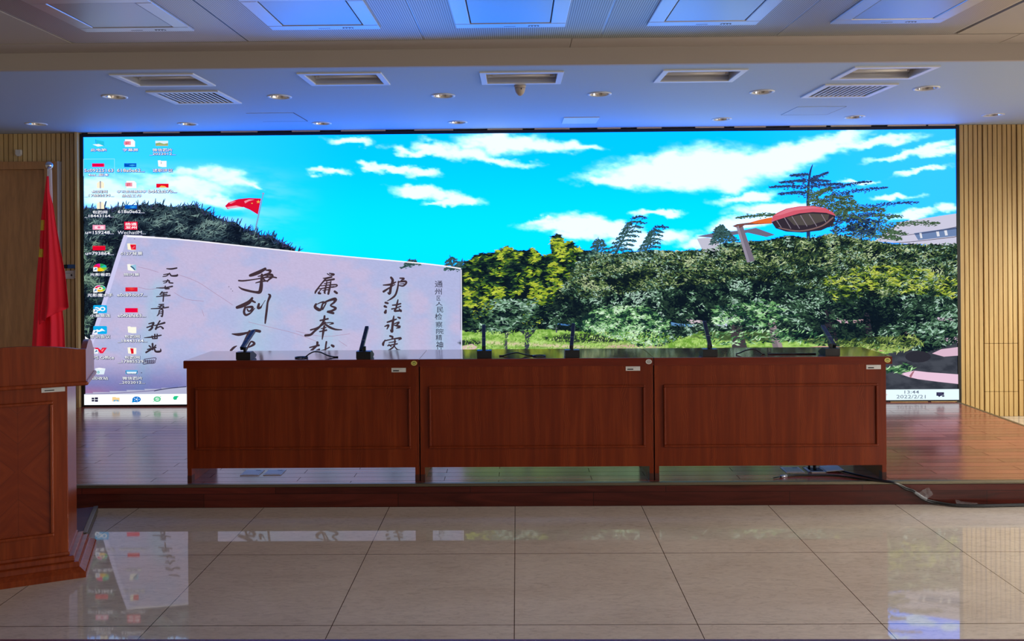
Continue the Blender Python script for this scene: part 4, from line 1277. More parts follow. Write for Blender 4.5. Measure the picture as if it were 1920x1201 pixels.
twigs(SPRUCE, 3200, [(14, 24, 40), (34, 50, 64), (70, 94, 100), (124, 152, 148)], 15)
twigs(SPRUCE2, 900, [(10, 16, 28), (20, 30, 44), (56, 84, 80), (130, 160, 140)], 18, 8)
top = [p for p in SPRUCE[:26]]
for (x, y) in [(p[0] + dx, p[1]) for p in top for dx in (-7, 0, 7)]:
    for k in range(rng.integers(2, 5)):
        a = rng.normal(-1.25, .5); l_ = rng.uniform(6, 15)
        pic.brush([(x, y + 5, 2.0), (x + math.cos(a) * l_ * .6, y + 5 + math.sin(a) * l_ * .6, 1.8), (x + math.cos(a) * l_, y + 5 + math.sin(a) * l_, .9)], (36 + int(rng.integers(0, 26)), 48 + int(rng.integers(0, 30)), 74 + int(rng.integers(0, 26))), 2)
pic.up()
TEAL = [(12, 24, 34), (26, 44, 44), (48, 78, 58), (78, 116, 86), (128, 168, 140), (178, 208, 192)]
OLIVE = [(16, 28, 32), (36, 54, 40), (66, 90, 50), (104, 126, 74), (150, 172, 120), (190, 204, 160)]
YEL = [(12, 26, 36), (24, 48, 40), (50, 88, 46), (98, 134, 44), (152, 174, 44), (188, 202, 70)]
LIGHT = [(20, 42, 44), (44, 84, 60), (82, 136, 84), (130, 184, 116), (170, 214, 160), (206, 234, 200)]
scatter([p for p in BUSH if p[0] > 1090] + [(1090, 620), (1000, 616), (1000, 560), (1090, 480)], 14000, TEAL, 3.5, 1.15, (0, .7), (20, 12), 2, 1.2)
scatter([(1440, 450), (1560, 438), (1680, 457), (1800, 458), (1800, 540), (1640, 560), (1400, 520)], 3800, OLIVE, 3.7, 1.1, (-.4, .6), (24, 12), 5, .9)
scatter([(1130, 474), (1330, 467), (1440, 450), (1440, 520), (1240, 540), (1100, 560), (1010, 560), (1060, 510)], 3200, OLIVE, 3.5, 1.05, (.2, .6), (24, 12), 6, .8)
scatter([p for p in BUSH if p[0] < 1100] + [(1060, 500), (1000, 540), (960, 620), (868, 620)][0:2] + [(980, 618), (868, 620)], 2500, YEL, 5.4, 1.8, (-.05, .35), (16, 9), 7, 1.25)
scatter([(872, 585), (930, 560), (1010, 560), (1040, 610), (960, 626), (876, 622)], 950, TEAL, 5, 1.6, (0, .5), (20, 12), 9, .9)
scatter([(1078, 604), (1130, 575), (1210, 572), (1262, 600), (1250, 640), (1210, 652), (1180, 640), (1100, 622)], 2100, LIGHT, 3.7, 1.4, (0, .5), (14, 9), 12, 1.15)
scatter([(1340, 575), (1440, 560), (1500, 590), (1450, 612), (1340, 606)], 420, LIGHT, 5, 1.7, (0, .5), (22, 12), 14, .9)
scatter([(1540, 525), (1600, 500), (1680, 496), (1740, 505), (1793, 528), (1793, 562), (1740, 552), (1680, 548), (1640, 540), (1590, 572), (1560, 560)], 760, [(24, 44, 34), (50, 80, 44), (92, 122, 46), (140, 164, 52), (172, 190, 66), (196, 206, 96)], 5.6, 1.3, (0, .45), (18, 9), 15, 1.5, .1)
scatter([(1660, 590), (1793, 570), (1793, 640), (1740, 650), (1670, 625)], 500, TEAL, 6, 1.8, (-.3, .5), (22, 12), 16, .9)
scatter([(1500, 590), (1600, 560), (1700, 560), (1680, 610), (1560, 605)], 260, TEAL, 5, 1.6, (.2, .5), (20, 12), 18, .6)
# overhanging grey shade under the trees keeps single pale leaves; undergrowth and grass tufts
scatter([(1310, 622), (1480, 616), (1640, 640), (1700, 648), (1640, 656), (1480, 640), (1340, 648)], 420, LIGHT, 5, 1.3, (-.5, .5), (20, 8), 19, .8)
scatter([(1560, 640), (1640, 632), (1715, 628), (1730, 645), (1690, 660), (1600, 655)], 420, [(40, 60, 40), (96, 120, 60), (150, 172, 90), (190, 204, 130)], 6, 1.3, (-.7, .6), (20, 8), 20, .8)
scatter([(1655, 690), (1700, 680), (1716, 690), (1690, 700), (1668, 698)], 90, LIGHT, 6, 1.3, (-.2, .6), (20, 8), 22, .9)
scatter([(872, 622), (1240, 622), (1340, 640), (1340, 660), (872, 660)], 1500, [(96, 146, 50), (136, 184, 74), (172, 212, 110), (206, 230, 160)], 2.6, .8, (-.9, .6), (18, 6), 23, .8)

# ---- street lamp in the picture
pic.poly([(1382, 424), (1394, 421), (1417, 489), (1403, 492)], (120, 112, 128)); pic.up()
pic.poly([(1382, 424), (1387, 423), (1408, 491), (1403, 492)], (150, 142, 160))
pic.poly([(1375, 424), (1384, 420), (1408, 417), (1450, 419), (1398, 422), (1388, 428)], (120, 74, 70))
pic.poly([(1404, 418), (1425, 412), (1449, 407), (1449, 419), (1425, 420)], (232, 112, 50)); pic.up()
pic.poly([(1448, 416), (1456, 428), (1475, 434), (1505, 436), (1540, 432), (1562, 422), (1567, 404), (1540, 396), (1500, 396)], (52, 44, 56)); pic.up()
pic.poly([(1476, 408), (1515, 400), (1555, 402), (1553, 412), (1520, 422), (1490, 422)], (84, 78, 76)); pic.up()
for (a, c, d, e_) in ((1458, 414, 1466, 426), (1472, 408, 1484, 428), (1486, 406, 1500, 428), (1502, 404, 1514, 424), (1518, 402, 1532, 424), (1541, 402, 1549, 416)):
    pic.brush([(a, c, 1.4), (d, e_, 1.2)], (142, 132, 146))
pic.brush([(1462, 427, 2), (1500, 433, 2.5), (1540, 424, 2.5), (1562, 408, 3)], (132, 104, 104)); pic.up()
pic.poly([(1447, 416), (1450, 406), (1458, 399), (1475, 391), (1500, 386.5), (1525, 386), (1548, 390), (1562, 398), (1567.5, 405), (1550, 399), (1525, 397.5), (1500, 400), (1475, 407)], (212, 92, 112)); pic.up()
pic.poly([(1452, 405), (1475, 393), (1500, 388), (1525, 387.5), (1545, 390.5), (1520, 391), (1490, 395), (1465, 403)], (228, 122, 140)); pic.up()

# ---- stone edges, cracks and inscription
pic.brush([(236, 442, 4), (340, 448.5, 2.2), (470, 462, 2.2), (604, 476, 2.0), (801, 494, 2.2), (868, 503, 2.4)], (250, 248, 255), 3)
pic.brush([(238, 444, 8), (222, 490, 8), (200, 560, 8), (182, 615, 8), (166, 664, 7)], (206, 204, 242), 3)
pic.brush([(869.5, 506, 2), (870, 580, 2), (870.5, 668, 2)], (224, 224, 244)); pic.up()
for cr in ([(262, 500), (280, 504), (300, 510)], [(262, 538), (285, 542), (312, 536)], [(336, 514), (372, 527), (405, 548), (440, 571)], [(330, 548), (352, 560), (385, 564)], [(470, 603), (520, 615), (560, 625), (600, 640)], [(560, 620), (610, 630), (660, 625)], [(640, 638), (655, 648)], [(382, 580), (386, 592)]):
    pic.brush([(x, y, .7) for x, y in cr], (170, 140, 168), 3)
pic.poly([(157, 738.2), (220, 736.2), (292, 731.6), (352, 724.5), (352, 739), (157, 740)], (182, 184, 212)); pic.up()
pic.brush([(292, 731.5, 2.0), (320, 727, 1.6), (352, 724, 1.6)], (60, 62, 100), 3); pic.brush([(160, 738, 1.2), (220, 736, 1.2), (292, 731, 1.6)], (120, 112, 160), 3)
pic.up()
INK = (66, 50, 58)


def strokes(lst, ox, oy, sc, c=INK, k=1.0):
    for st_ in lst: pic.brush([(ox + x / sc, oy + y / sc, w * k * 1.22 / sc) for x, y, w in st_], c)


A = 885 / 140
strokes([[(515, 148, 26), (450, 185, 36), (375, 215, 34), (335, 228, 26)], [(520, 165, 10), (575, 170, 26), (560, 200, 18), (505, 215, 10)], [(430, 238, 10), (520, 222, 20), (590, 220, 26), (600, 245, 18), (560, 275, 18), (540, 300, 12)],
         [(480, 220, 16), (488, 260, 18), (515, 290, 16)], [(470, 262, 10), (545, 240, 14)], [(200, 288, 16), (260, 290, 16), (400, 272, 12), (520, 250, 16), (600, 246, 16), (648, 254, 14)], [(402, 315, 10), (470, 298, 16), (545, 290, 14)],
         [(475, 215, 20), (470, 290, 28), (466, 360, 36), (450, 420, 36), (400, 425, 24), (300, 405, 22), (235, 385, 18), (200, 362, 8)],
         [(360, 495, 22), (320, 545, 38), (240, 585, 38), (180, 605, 30)], [(345, 520, 26), (395, 545, 16)], [(275, 610, 22), (262, 660, 24), (285, 695, 22), (340, 670, 16), (390, 615, 8)], [(280, 605, 18), (360, 600, 26), (350, 635, 20), (318, 650, 16), (300, 625, 14)],
         [(440, 565, 22), (430, 610, 28), (460, 605, 20), (480, 575, 8), (515, 520, 5)], [(555, 450, 14), (572, 470, 26), (545, 540, 20), (535, 620, 22), (522, 720, 22), (514, 792, 14)],
         [(120, 918, 10), (200, 925, 30), (300, 905, 22), (390, 880, 28), (450, 888, 28)], [(175, 1060, 8), (140, 1080, 22), (105, 1115, 22)], [(290, 1110, 16), (330, 1030, 16), (355, 1008, 16), (385, 1035, 26), (330, 1070, 16), (280, 1085, 10)], [(330, 890, 30), (290, 960, 22), (240, 1060, 18)]],
        420, 480, A)
A = 989 / 140
strokes([[(412, 90, 12), (450, 110, 12), (500, 100, 24), (440, 84, 12)], [(355, 150, 8), (400, 150, 22), (470, 132, 18)], [(360, 185, 10), (430, 175, 20), (500, 162, 22)], [(385, 165, 22), (340, 215, 16), (290, 280, 18), (258, 325, 22), (250, 348, 14)],
         [(370, 220, 10), (450, 205, 14)], [(330, 250, 10), (420, 240, 14), (530, 235, 16), (535, 255, 14), (480, 270, 12)], [(300, 290, 10), (400, 275, 16), (500, 262, 16)], [(350, 310, 10), (440, 298, 14)],
         [(405, 195, 12), (390, 270, 20), (375, 335, 22), (385, 350, 12)], [(460, 190, 12), (445, 270, 22), (425, 355, 24)], [(300, 345, 30), (320, 352, 20)], [(510, 325, 26), (538, 345, 26)], [(335, 290, 12), (300, 330, 10)],
         [(262, 490, 20), (250, 530, 34), (300, 565, 36), (330, 555, 26), (345, 500, 20), (365, 465, 22), (325, 470, 14), (270, 495, 10)], [(365, 475, 22), (440, 440, 24), (520, 425, 36), (500, 470, 24), (455, 510, 18), (525, 545, 26), (470, 580, 24), (410, 592, 20), (490, 610, 28)], [(395, 480, 14), (350, 560, 18)],
         [(318, 708, 18), (420, 685, 20)], [(375, 650, 22), (362, 720, 26), (310, 790, 24), (240, 850, 24), (190, 895, 26), (120, 905, 26)], [(190, 832, 18), (260, 812, 18), (330, 775, 18), (385, 735, 20)], [(400, 740, 12), (450, 735, 12), (492, 745, 18), (440, 760, 8)],
         [(370, 745, 18), (440, 795, 26), (520, 825, 20), (605, 830, 10)], [(310, 855, 14), (400, 835, 20)], [(330, 815, 12), (395, 800, 14)], [(372, 780, 22), (358, 860, 26), (344, 955, 12)],
         [(178, 1064, 14), (300, 1035, 22)], [(280, 998, 28), (270, 1040, 22), (200, 1104, 26)], [(270, 1104, 18), (305, 1090, 22)], [(400, 990, 20), (392, 1040, 20), (385, 1104, 20)], [(330, 1104, 8), (395, 1085, 12), (440, 1060, 14)], [(470, 1035, 24), (492, 1048, 30)]],
        560, 500, A)
A = 1130 / 160
strokes([[(165, 240, 12), (260, 232, 24), (330, 200, 14)], [(268, 140, 24), (290, 180, 30), (268, 260, 26), (250, 350, 30), (225, 340, 12)], [(170, 325, 26), (240, 280, 18), (320, 232, 10)], [(385, 148, 14), (440, 155, 22), (400, 178, 10)], [(360, 200, 14), (450, 190, 24), (470, 210, 22), (430, 250, 18), (375, 245, 12)], [(385, 225, 8), (440, 222, 12)],
         [(368, 190, 14), (355, 280, 20), (325, 370, 22), (270, 420, 18), (215, 450, 6)], [(195, 472, 24), (225, 480, 22)], [(185, 520, 28), (205, 530, 22)], [(200, 575, 22), (192, 600, 34)], [(288, 505, 14), (340, 500, 18), (395, 485, 18)], [(360, 435, 14), (345, 500, 22), (335, 540, 16)], [(278, 555, 16), (330, 545, 14), (395, 520, 16)], [(340, 540, 18), (315, 580, 22), (350, 580, 22), (400, 575, 22)], [(375, 550, 12), (400, 585, 22)],
         [(220, 730, 18), (280, 710, 22), (340, 690, 14)], [(305, 650, 14), (295, 720, 26), (285, 800, 26), (280, 855, 30), (258, 830, 8)], [(185, 785, 12), (235, 770, 24), (215, 820, 12)], [(300, 755, 10), (375, 730, 20), (335, 775, 14)], [(310, 770, 12), (385, 790, 28), (340, 810, 10)], [(360, 665, 16), (385, 675, 24)],
         [(255, 912, 22), (290, 925, 22), (280, 945, 14)], [(190, 965, 12), (165, 1010, 26), (165, 1030, 24)], [(190, 975, 14), (300, 950, 14), (400, 940, 24), (370, 965, 10)], [(240, 1000, 10), (330, 985, 14)], [(225, 1040, 14), (350, 1015, 16)], [(320, 965, 18), (315, 1030, 18), (285, 1070, 18), (235, 1102, 14)], [(315, 1050, 12), (350, 1090, 16), (385, 1100, 18)], [(240, 1025, 14), (270, 1050, 14)]],
        700, 500, A)
A = 515 / 90
strokes([[(320, 76, 9), (370, 79, 15), (428, 69, 13)], [(278, 161, 8), (320, 152, 10), (350, 124, 10)], [(285, 140, 8), (350, 132, 12), (370, 152, 14), (430, 150, 18), (432, 135, 6)], [(285, 230, 6), (315, 222, 10), (330, 195, 12)], [(280, 212, 8), (345, 205, 12), (345, 225, 12), (385, 230, 12)], [(208, 282, 6), (290, 282, 12), (380, 265, 14)], [(305, 262, 10), (302, 288, 14), (345, 290, 12)],
         [(270, 325, 14), (245, 352, 10)], [(262, 340, 8), (325, 330, 12)], [(255, 358, 8), (320, 350, 10)], [(208, 376, 8), (355, 362, 12)], [(288, 330, 12), (280, 425, 12)], [(235, 460, 10), (285, 458, 12)], [(262, 460, 12), (240, 500, 12)], [(225, 482, 8), (285, 475, 12), (275, 495, 10)], [(150, 505, 8), (250, 500, 12), (338, 488, 12)],
         [(240, 520, 10), (232, 560, 12), (215, 580, 8)], [(242, 520, 8), (275, 515, 14), (270, 585, 14), (255, 580, 8)], [(240, 540, 7), (270, 536, 8)], [(238, 558, 7), (268, 555, 8)], [(125, 665, 10), (180, 655, 16), (160, 680, 12)], [(105, 705, 12), (180, 680, 12)], [(140, 690, 12), (165, 700, 18), (140, 730, 18), (122, 735, 8)], [(245, 635, 14), (222, 670, 12), (200, 722, 18)], [(190, 685, 10), (295, 655, 18)], [(205, 715, 12), (250, 695, 12), (278, 715, 18)],
         [(75, 815, 6), (150, 808, 14), (258, 788, 12)], [(160, 795, 10), (165, 820, 12)], [(190, 780, 14), (190, 825, 12)], [(215, 778, 12), (215, 820, 12)], [(165, 825, 10), (215, 822, 12)], [(165, 880, 18), (168, 940, 16)], [(128, 900, 12), (145, 915, 14)], [(200, 895, 12), (180, 918, 10)], [(110, 940, 10), (200, 918, 14)], [(165, 930, 16), (95, 972, 16)], [(185, 930, 12), (200, 962, 18), (250, 960, 18), (252, 935, 8)]],
        260, 490, A, (58, 48, 58))
# seal
A = 515 / 90
strokes([[(75, 1045, 6), (130, 1036, 6), (200, 1032, 7), (195, 1060, 6), (185, 1085, 7), (120, 1092, 6), (65, 1097, 6), (70, 1070, 6), (75, 1045, 6)]] + [[(85 + 22 * k, 1052, 6), (95 + 22 * k, 1064, 7), (82 + 22 * k, 1076, 6), (96 + 22 * k, 1086, 6)] for k in range(5)] + [[(80, 1064, 5), (180, 1056, 5)], [(78, 1078, 5), (182, 1072, 5)]],
        260, 490, A, (80, 70, 96))
A = 1130 / 160
for ch, x, y, w, h in (('通', 900, 226, 105, 84), ('州', 893, 325, 92, 84), ('区', 898, 412, 52, 62), ('人', 905, 487, 92, 52), ('民', 918, 565, 84, 76), ('检', 898, 655, 96, 84), ('察', 905, 760, 92, 78), ('院', 915, 850, 100, 70), ('精', 903, 932, 84, 78), ('神', 912, 1035, 92, 110)):
    pic.text(ch, 700 + x / A, 500 + y / A, w / A, h / A, (52, 50, 68), shear=-.0, thick=.006)
pic.up()
for (x, y) in ((433, 537), (437, 541), (440, 545)): pic.ell(x, y, .8, .8, (70, 60, 80), 8)
pic.ell(255, 447.5, 1.2, .6, (100, 90, 120), 8); pic.ell(268, 698, 1.2, .8, (60, 50, 80), 8)

# ---- desktop icons
WH, SH = (250, 252, 255), (22, 40, 92)


def cap(lines, c=WH, sh=SH):
    for (tx, x0, x1, y0, y1) in lines: pic.text(tx, (x0 + x1) / 2, (y0 + y1) / 2, x1 - x0, y1 - y0, c, sh, thick=0.0 if 'M' in tx else .012)


def doc(x0, y0, x1, y1, c=(252, 252, 255), fold=3):
    pic.poly([(x0, y0), (x1 - fold, y0), (x1, y0 + fold), (x1, y1), (x0, y1)], c); pic.up()


def arrow(x, y):
    pic.rect(x, y, x + 8, y + 8, (245, 250, 255)); pic.up()
    pic.poly([(x + 1.5, y + 6.5), (x + 2.5, y + 3.6), (x + 4, y + 2.8), (x + 3.4, y + 1.6), (x + 6.6, y + 2), (x + 6, y + 5.2), (x + 5, y + 4.2), (x + 3.4, y + 5)], (20, 110, 170)); pic.up()


LN = (160, 236, 246)
for s_ in ([(159, 298.5), (217.5, 298)], [(217.5, 298), (217.5, 329)], [(159, 298.5), (159, 330)]): pic.brush([(s_[0][0], s_[0][1], .8), (s_[1][0], s_[1][1], .8)], LN)
# first column
pic.poly([(182, 262), (198, 265), (198, 273), (184, 270)], (40, 200, 230)); pic.brush([(182, 262, .9), (184, 270, .9), (198, 273, .9)], (20, 140, 180)); pic.up()
pic.poly([(176, 271), (188, 270), (197, 273.5), (186, 275)], (245, 252, 255)); pic.up()
pic.rect(175, 306.3, 198.2, 313, (240, 0, 72)); pic.poly([(196.5, 306.3), (198.6, 306.3), (198.6, 313.4), (197, 313)], (226, 90, 60)); pic.up()
for y in (340, 378.5): 
    pic.poly([(184, y + 3), (188, y), (195, y), (198, y + 3), (198, y + 13), (184, y + 13)], (255, 246, 214)); pic.up(); pic.rect(189.5, y, 192, y + 13, (176, 170, 176)); pic.rect(189.8, y - 1, 191.6, y + 2.5, (150, 150, 165)); pic.up()
pic.rect(176, 421.5, 200, 430.5, (248, 160, 190)); pic.up(); pic.rect(180, 423.5, 197, 429, (255, 226, 236)); pic.up(); pic.ell(188, 426, 3, 2, (240, 110, 150)); pic.up()
pic.rect(176, 460.5, 200, 469, (228, 8, 46)); pic.rect(176, 460.5, 200, 461.5, (250, 60, 70)); pic.up()
HUES = [(250, 190, 20), (245, 110, 40), (240, 30, 60), (230, 20, 150), (40, 170, 90), (30, 190, 180), (120, 200, 60), (250, 210, 30)]
for (cy, rim) in ((501, None), (540.5, (24, 36, 66))):
    if rim: pic.ell(189.5, cy, 12.2, 7.6, rim); pic.up(); pic.ell(189.5, cy, 11, 6.7, (240, 244, 250)); pic.up()
    for k in range(8): pic.ell(190, cy, 10 if rim else 12.5, 5.9 if rim else 7.2, HUES[(k + 6) % 8], 6, k * math.pi / 4, (k + 1) * math.pi / 4)
    pic.up()
    if rim: pic.ell(190, cy - .3, 5.6, 3.2, (250, 232, 200)); pic.up(); pic.ell(190, cy - .3, 1.8, 1.2, (40, 30, 40)); pic.up()
    arrow(177, cy - .5)
for (y, w) in ((571.5, 1), (610.5, 2)):
    pic.poly([(178, y), (201.5, y), (203, y + 1.5), (203, y + 13.5), (201.5, y + 15), (178, y + 15), (177, y + 13.5), (177, y + 1.5)], (18, 176, 240)); pic.up()
    if w == 1:
        pic.ell(194.5, y + 7, 5.4, 4.2, (250, 252, 255)); pic.brush([(181, y + 5, 2.2), (185, y + 5, 2.4), (190, y + 8.5, 2.6), (186, y + 10, 2)], (250, 252, 255)); pic.up(); pic.ell(194.5, y + 7, 3, 2.1, (18, 176, 240)); pic.up()
    else:
        pic.poly([(179, y + 10), (184, y + 6), (188, y + 8), (193, y + 4.4), (200, y + 9.5), (194, y + 9), (188, y + 11)], (250, 252, 255)); pic.up()
    arrow(177, y + 7.5)
pic.poly([(177.5, 651), (186, 651), (191, 655.5), (194, 651), (203, 651), (195, 661.5), (190, 661.5), (186, 656)], (236, 20, 60)); pic.up(); pic.poly([(192, 656), (196, 653), (198, 653), (193.5, 659)], (255, 140, 150)); pic.up(); arrow(178, 654)
pic.poly([(180, 690), (188, 688.5), (200, 690), (197, 701), (183, 701)], (226, 240, 250)); pic.up(); pic.poly([(180, 690), (188, 688.5), (200, 690), (190, 692)], (250, 252, 255)); pic.brush([(184, 697, 1.2), (187, 695, 1.2), (188, 698, 1.2), (185, 698.5, 1.2)], (30, 170, 180)); pic.up()
cap([('此电脑', 172.5, 202.5, 278.5, 284), ('5c09225163', 160.5, 215.5, 316.5, 322.5), ('4ee_副本', 168, 207, 325, 330.5), ('包图网', 174.5, 204, 356.5, 361.8), ('_17885529...', 161, 216.5, 364, 369.5), ('包图网', 176, 204, 394.5, 400.5), ('_18443164...', 161, 216.5, 402, 408),
     ('u=159248...', 162.5, 216, 432.5, 438.7), ('u=793864...', 162.5, 216, 471.5, 477.8), ('光影看图', 171, 209, 511.5, 517), ('光影魔术手', 166, 214, 549.5, 556), ('小鱼易连', 171, 209.5, 588, 594), ('腾讯会议', 171, 209.5, 627, 633.5), ('WPS Office', 165, 216.5, 666.5, 672.5), ('回收站', 175.5, 205, 705, 711)])
# second column
for (x0, y) in ((235.5, 261.5), (238, 339)):
    doc(x0 + 2, y, x0 + 21, y + 14, fold=4); pic.rect(x0, y + 3.5, x0 + 13, y + 10.5, (240, 150, 170)); pic.up(); pic.brush([(x0 + 4, y + 9.5, 1.2), (x0 + 4, y + 5, 1.2), (x0 + 9, y + 5, 1.2), (x0 + 9, y + 7.5, 1.2), (x0 + 4, y + 7.6, 1.2)], (216, 60, 90), 1); pic.up()
for (x0, y) in ((236, 306.3), (237, 384.3)):
    pic.rect(x0, y, x0 + 23, y + 7, (0, 84, 190)); pic.up(); pic.poly([(x0 + 8, y + 3.5), (x0 + 16, y + 2), (x0 + 23, y + 3.5), (x0 + 15, y + 5.5)], (60, 170, 236)); pic.poly([(x0 + 2, y + .8), (x0 + 10, y + .8), (x0 + 6, y + 2)], (20, 120, 220)); pic.up()
pic.rect(236, 415.5, 261, 430.5, (236, 10, 62)); pic.up()
pic.text('扬通', 248.5, 420, 22, 5.5, (255, 244, 248), thick=.02); pic.text('发州', 248.5, 426.3, 22, 5.5, (255, 244, 248), thick=.02); pic.up()


def folder(x0, y0, c, extra=None):
    pic.poly([(x0, y0), (x0 + 5, y0 - .5), (x0 + 6, y0 + .8), (x0 + 16.5, y0 + .8), (x0 + 16.5, y0 + 12.3), (x0 + 9, y0 + 12.5), (x0 + 1, y0 + 11)], c); pic.up()
    if extra: pic.poly(extra[0], extra[1]); pic.up()


folder(241.5, 456.3, (255, 246, 220), ([(247, 458), (258, 458), (258, 468), (249, 467.5)], (226, 20, 50))); pic.brush([(250, 465, .8), (254, 464, .8), (254.5, 461, .8)], (255, 160, 160)); pic.up()
folder(241.5, 495, (250, 250, 240), ([(249, 497), (258, 495.5), (258.5, 507), (254, 506), (248, 500)], (150, 200, 226))); pic.brush([(248, 498.5, 1.5), (253, 502, 2), (256, 506, 1.2)], (40, 60, 90)); pic.up()
pic.rect(238, 538.2, 261, 546, (222, 28, 56)); pic.poly([(242, 540), (250, 538.4), (256, 541), (250, 544)], (236, 70, 60)); pic.up()
pic.rect(237.5, 577, 261, 585, (238, 0, 62)); pic.poly([(260, 577), (261.6, 577), (261.6, 585.4), (260.4, 585)], (230, 90, 60)); pic.up()
folder(242, 611.5, (254, 252, 236)); folder(242, 650.5, (254, 248, 230), ([(247, 652), (253, 652.5), (253.5, 662), (249, 662.5)], (220, 20, 40)))
pic.rect(238, 692.8, 261, 700.5, (90, 176, 230)); pic.up(); pic.poly([(240, 696), (259, 696), (258, 699.5), (241, 699.5)], (236, 246, 252)); pic.brush([(238.5, 695, 1.2), (240, 699.5, 1.2), (259, 699.5, 1.2), (260.5, 695, 1.2)], (40, 50, 90), 1); pic.up()
cap([('字幕屏', 233.5, 262.5, 278.5, 284), ('618a0e62...', 222.5, 274.5, 316.5, 322.5), ('学习贯彻精神学', 222.5, 277.5, 356.5, 361.8), ('总结工作', 231, 268.5, 364, 369.5), ('618a0e62...', 224, 274.5, 393.5, 399.5), ('WechatIM...', 223.5, 276.5, 432.5, 438.7), ('0127背景', 229.5, 270.5, 471.5, 478),
     ('院内景', 235.5, 264.5, 511.5, 517), ('e0c89dcc7...', 222.5, 278.5, 549.5, 555.3), ('e0f0efe63...', 223.5, 276.5, 588, 594), ('包图网', 236.5, 265, 627, 633), ('_18443164...', 223.5, 279, 635.5, 641.5), ('包图网', 236.5, 265, 666, 672), ('_17885529...', 223.5, 279, 674, 680), ('微信图片', 232, 270, 705, 711), ('_2022012...', 226, 275, 713.5, 719)])
# third column
pic.rect(295, 264.2, 319, 274, (226, 244, 252)); pic.up(); pic.poly([(295, 274), (295, 269), (303, 267.5), (311, 270), (319, 268.5), (319, 274)], (150, 176, 120)); pic.poly([(295, 274), (303, 271), (319, 272.5), (319, 274)], (196, 180, 110)); pic.up()
folder(299.5, 301, (252, 252, 255)); pic.rect(305.5, 303.5, 306.6, 307.5, (150, 156, 176))
pic.rect(296.5, 344.3, 320, 352, (236, 16, 40)); pic.up(); pic.poly([(301, 352), (306, 348), (313, 349), (317, 352)], (250, 190, 90)); pic.up()
cap([('微信图片', 289.5, 327, 278.5, 284.3), ('_2022012...', 284, 333, 286.2, 291.5), ('述职评议', 290, 328, 316.5, 322.8), ('bd62ab7b...', 281.5, 335.5, 355.5, 361.3)])
# pointer
pic.poly([(161.5, 629.5), (169, 634.8), (166, 635.4), (168.5, 638.5), (167, 639), (164.6, 636), (162.6, 637.8)], (255, 255, 255)); pic.up()

# ---- task bar
pic.poly([(150, 738.3), (1000, 733.5), (1000, 770), (150, 770)], (244, 250, 255), 1.15); pic.poly([(1000, 733.5), (1810, 728), (1810, 770), (1000, 770)], (226, 246, 252), 1.1); pic.up()
for (x0, y0, x1, y1) in ((174, 744.3, 179, 747.6), (180, 743.7, 186, 747.6), (174, 748.3, 179, 751.5), (180, 748.3, 186, 752)): pic.rect(x0, y0, x1, y1, (42, 36, 66))
pic.poly([(213, 743), (219, 743), (220.5, 744.3), (227, 744.3), (227, 751.5), (213, 751.5)], (250, 214, 150)); pic.up(); pic.poly([(215, 751.5), (216, 748.5), (224.5, 748.5), (225.5, 751.5), (222.5, 751.5), (222, 750), (218.5, 750), (218, 751.5)], (100, 176, 226))
pic.ell(259, 747.5, 8, 5.4, (0, 110, 206)); pic.poly([(251, 749), (250, 753.5), (256, 752.3)], (0, 150, 220)); pic.up(); pic.ell(259, 747.5, 1.8, 1.2, (240, 250, 255))
for k in range(5): pic.ell(259 + 4.6 * math.cos(k * 1.2566), 747.5 + 3.1 * math.sin(k * 1.2566), 1.4, 1.0, (160, 214, 246), 10)
for k in range(14):
    a, c = k * 2 * math.pi / 14, (k + 1) * 2 * math.pi / 14
    if k not in (0,): pic.brush([(298 + 5.8 * math.cos(a), 747 + 3.9 * math.sin(a), 2.2), (298 + 5.8 * math.cos(c), 747 + 3.9 * math.sin(c), 2.2)], (70, 196, 130))
pic.brush([(293, 747, 1.5), (303, 747, 1.5)], (70, 196, 130)); pic.brush([(290.5, 752, 1.2), (296, 748, .8), (305, 741.5, 1)], (140, 220, 170))
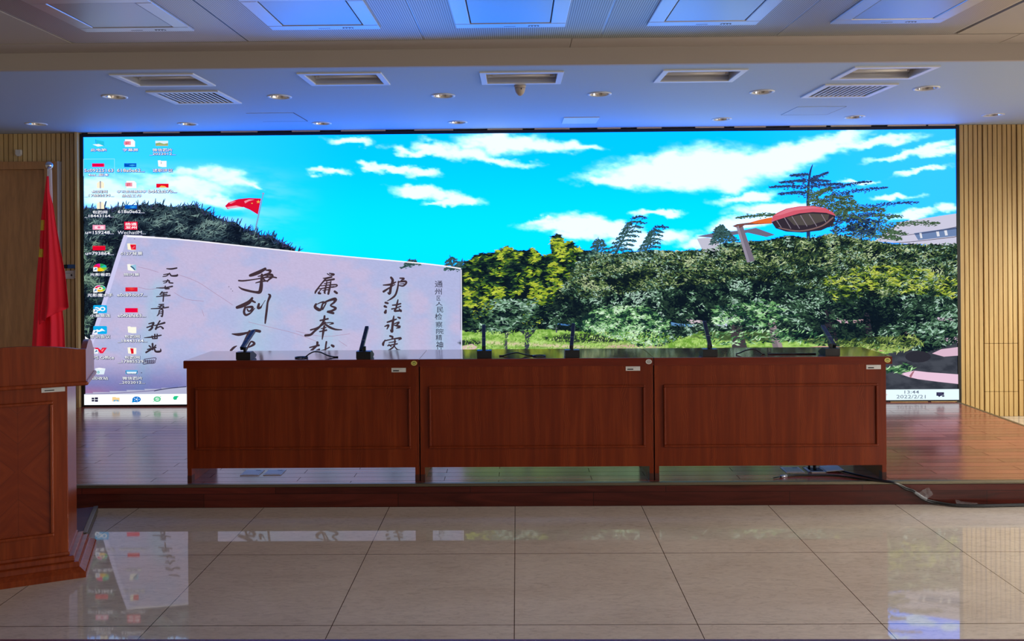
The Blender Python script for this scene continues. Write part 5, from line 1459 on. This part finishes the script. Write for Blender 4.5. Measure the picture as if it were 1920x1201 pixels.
pic.poly([(327.5, 745), (330, 741.5), (335, 741), (339, 742), (336, 744), (334.5, 748), (330, 748.5)], (30, 200, 140)); pic.up()
pic.text('13:44', 1709.3, 733.6, 27, 6, (110, 120, 140), thick=.004); pic.text('2022/2/21', 1708, 742.3, 54, 6.6, (110, 120, 140), thick=.004)
pic.rect(1755, 734, 1769, 740.6, (44, 40, 72)); pic.poly([(1758, 740.6), (1763, 740.6), (1760, 743)], (44, 40, 72)); pic.up(); pic.ell(1767.5, 741, 3, 2, (226, 246, 252), 12); pic.up(); pic.ell(1767.5, 741, 2.4, 1.5, (60, 56, 90), 12)
for k in range(3): pic.rect(1757, 735.3 + 1.6 * k, 1766, 735.9 + 1.6 * k, (90, 90, 130))
pic.brush([(1655, 735, .9), (1664, 738.5, .9), (1660, 742.5, .9), (1655, 740, .9)], (226, 120, 130), 1)

V = np.concatenate(pic.V); K = np.concatenate(pic.K)
V[:, 1] -= .0005
me = bpy.data.meshes.new('display_picture')
tot = np.array([len(f) for f in pic.F]); flat = np.concatenate([np.asarray(f) for f in pic.F])
me.vertices.add(len(V)); me.loops.add(len(flat)); me.polygons.add(len(tot))
me.vertices.foreach_set('co', V.astype(np.float32).ravel())
me.loops.foreach_set('vertex_index', flat.astype(np.int32))
me.polygons.foreach_set('loop_start', np.concatenate([[0], np.cumsum(tot)[:-1]]).astype(np.int32))
me.update(calc_edges=True)
ca = me.color_attributes.new('picture', 'FLOAT_COLOR', 'POINT')
ca.data.foreach_set('color', np.concatenate([K, np.ones((len(K), 1))], 1).astype(np.float32).ravel())
lm = bpy.data.materials.new('led_light'); lm.use_nodes = True
nt = lm.node_tree; nt.nodes.remove(nt.nodes['Principled BSDF'])
at_ = N(lm, 'ShaderNodeAttribute', attribute_name='picture'); em = N(lm, 'ShaderNodeEmission')
em.inputs['Strength'].default_value = 1.0
L(lm, at_.outputs['Color'], em.inputs['Color'])
L(lm, em.outputs[0], nt.nodes['Material Output'].inputs['Surface'])
me.materials.append(lm)
o = bpy.data.objects.new('display_picture', me); C.objects.link(o); o.parent = led
print('picture faces', len(tot))
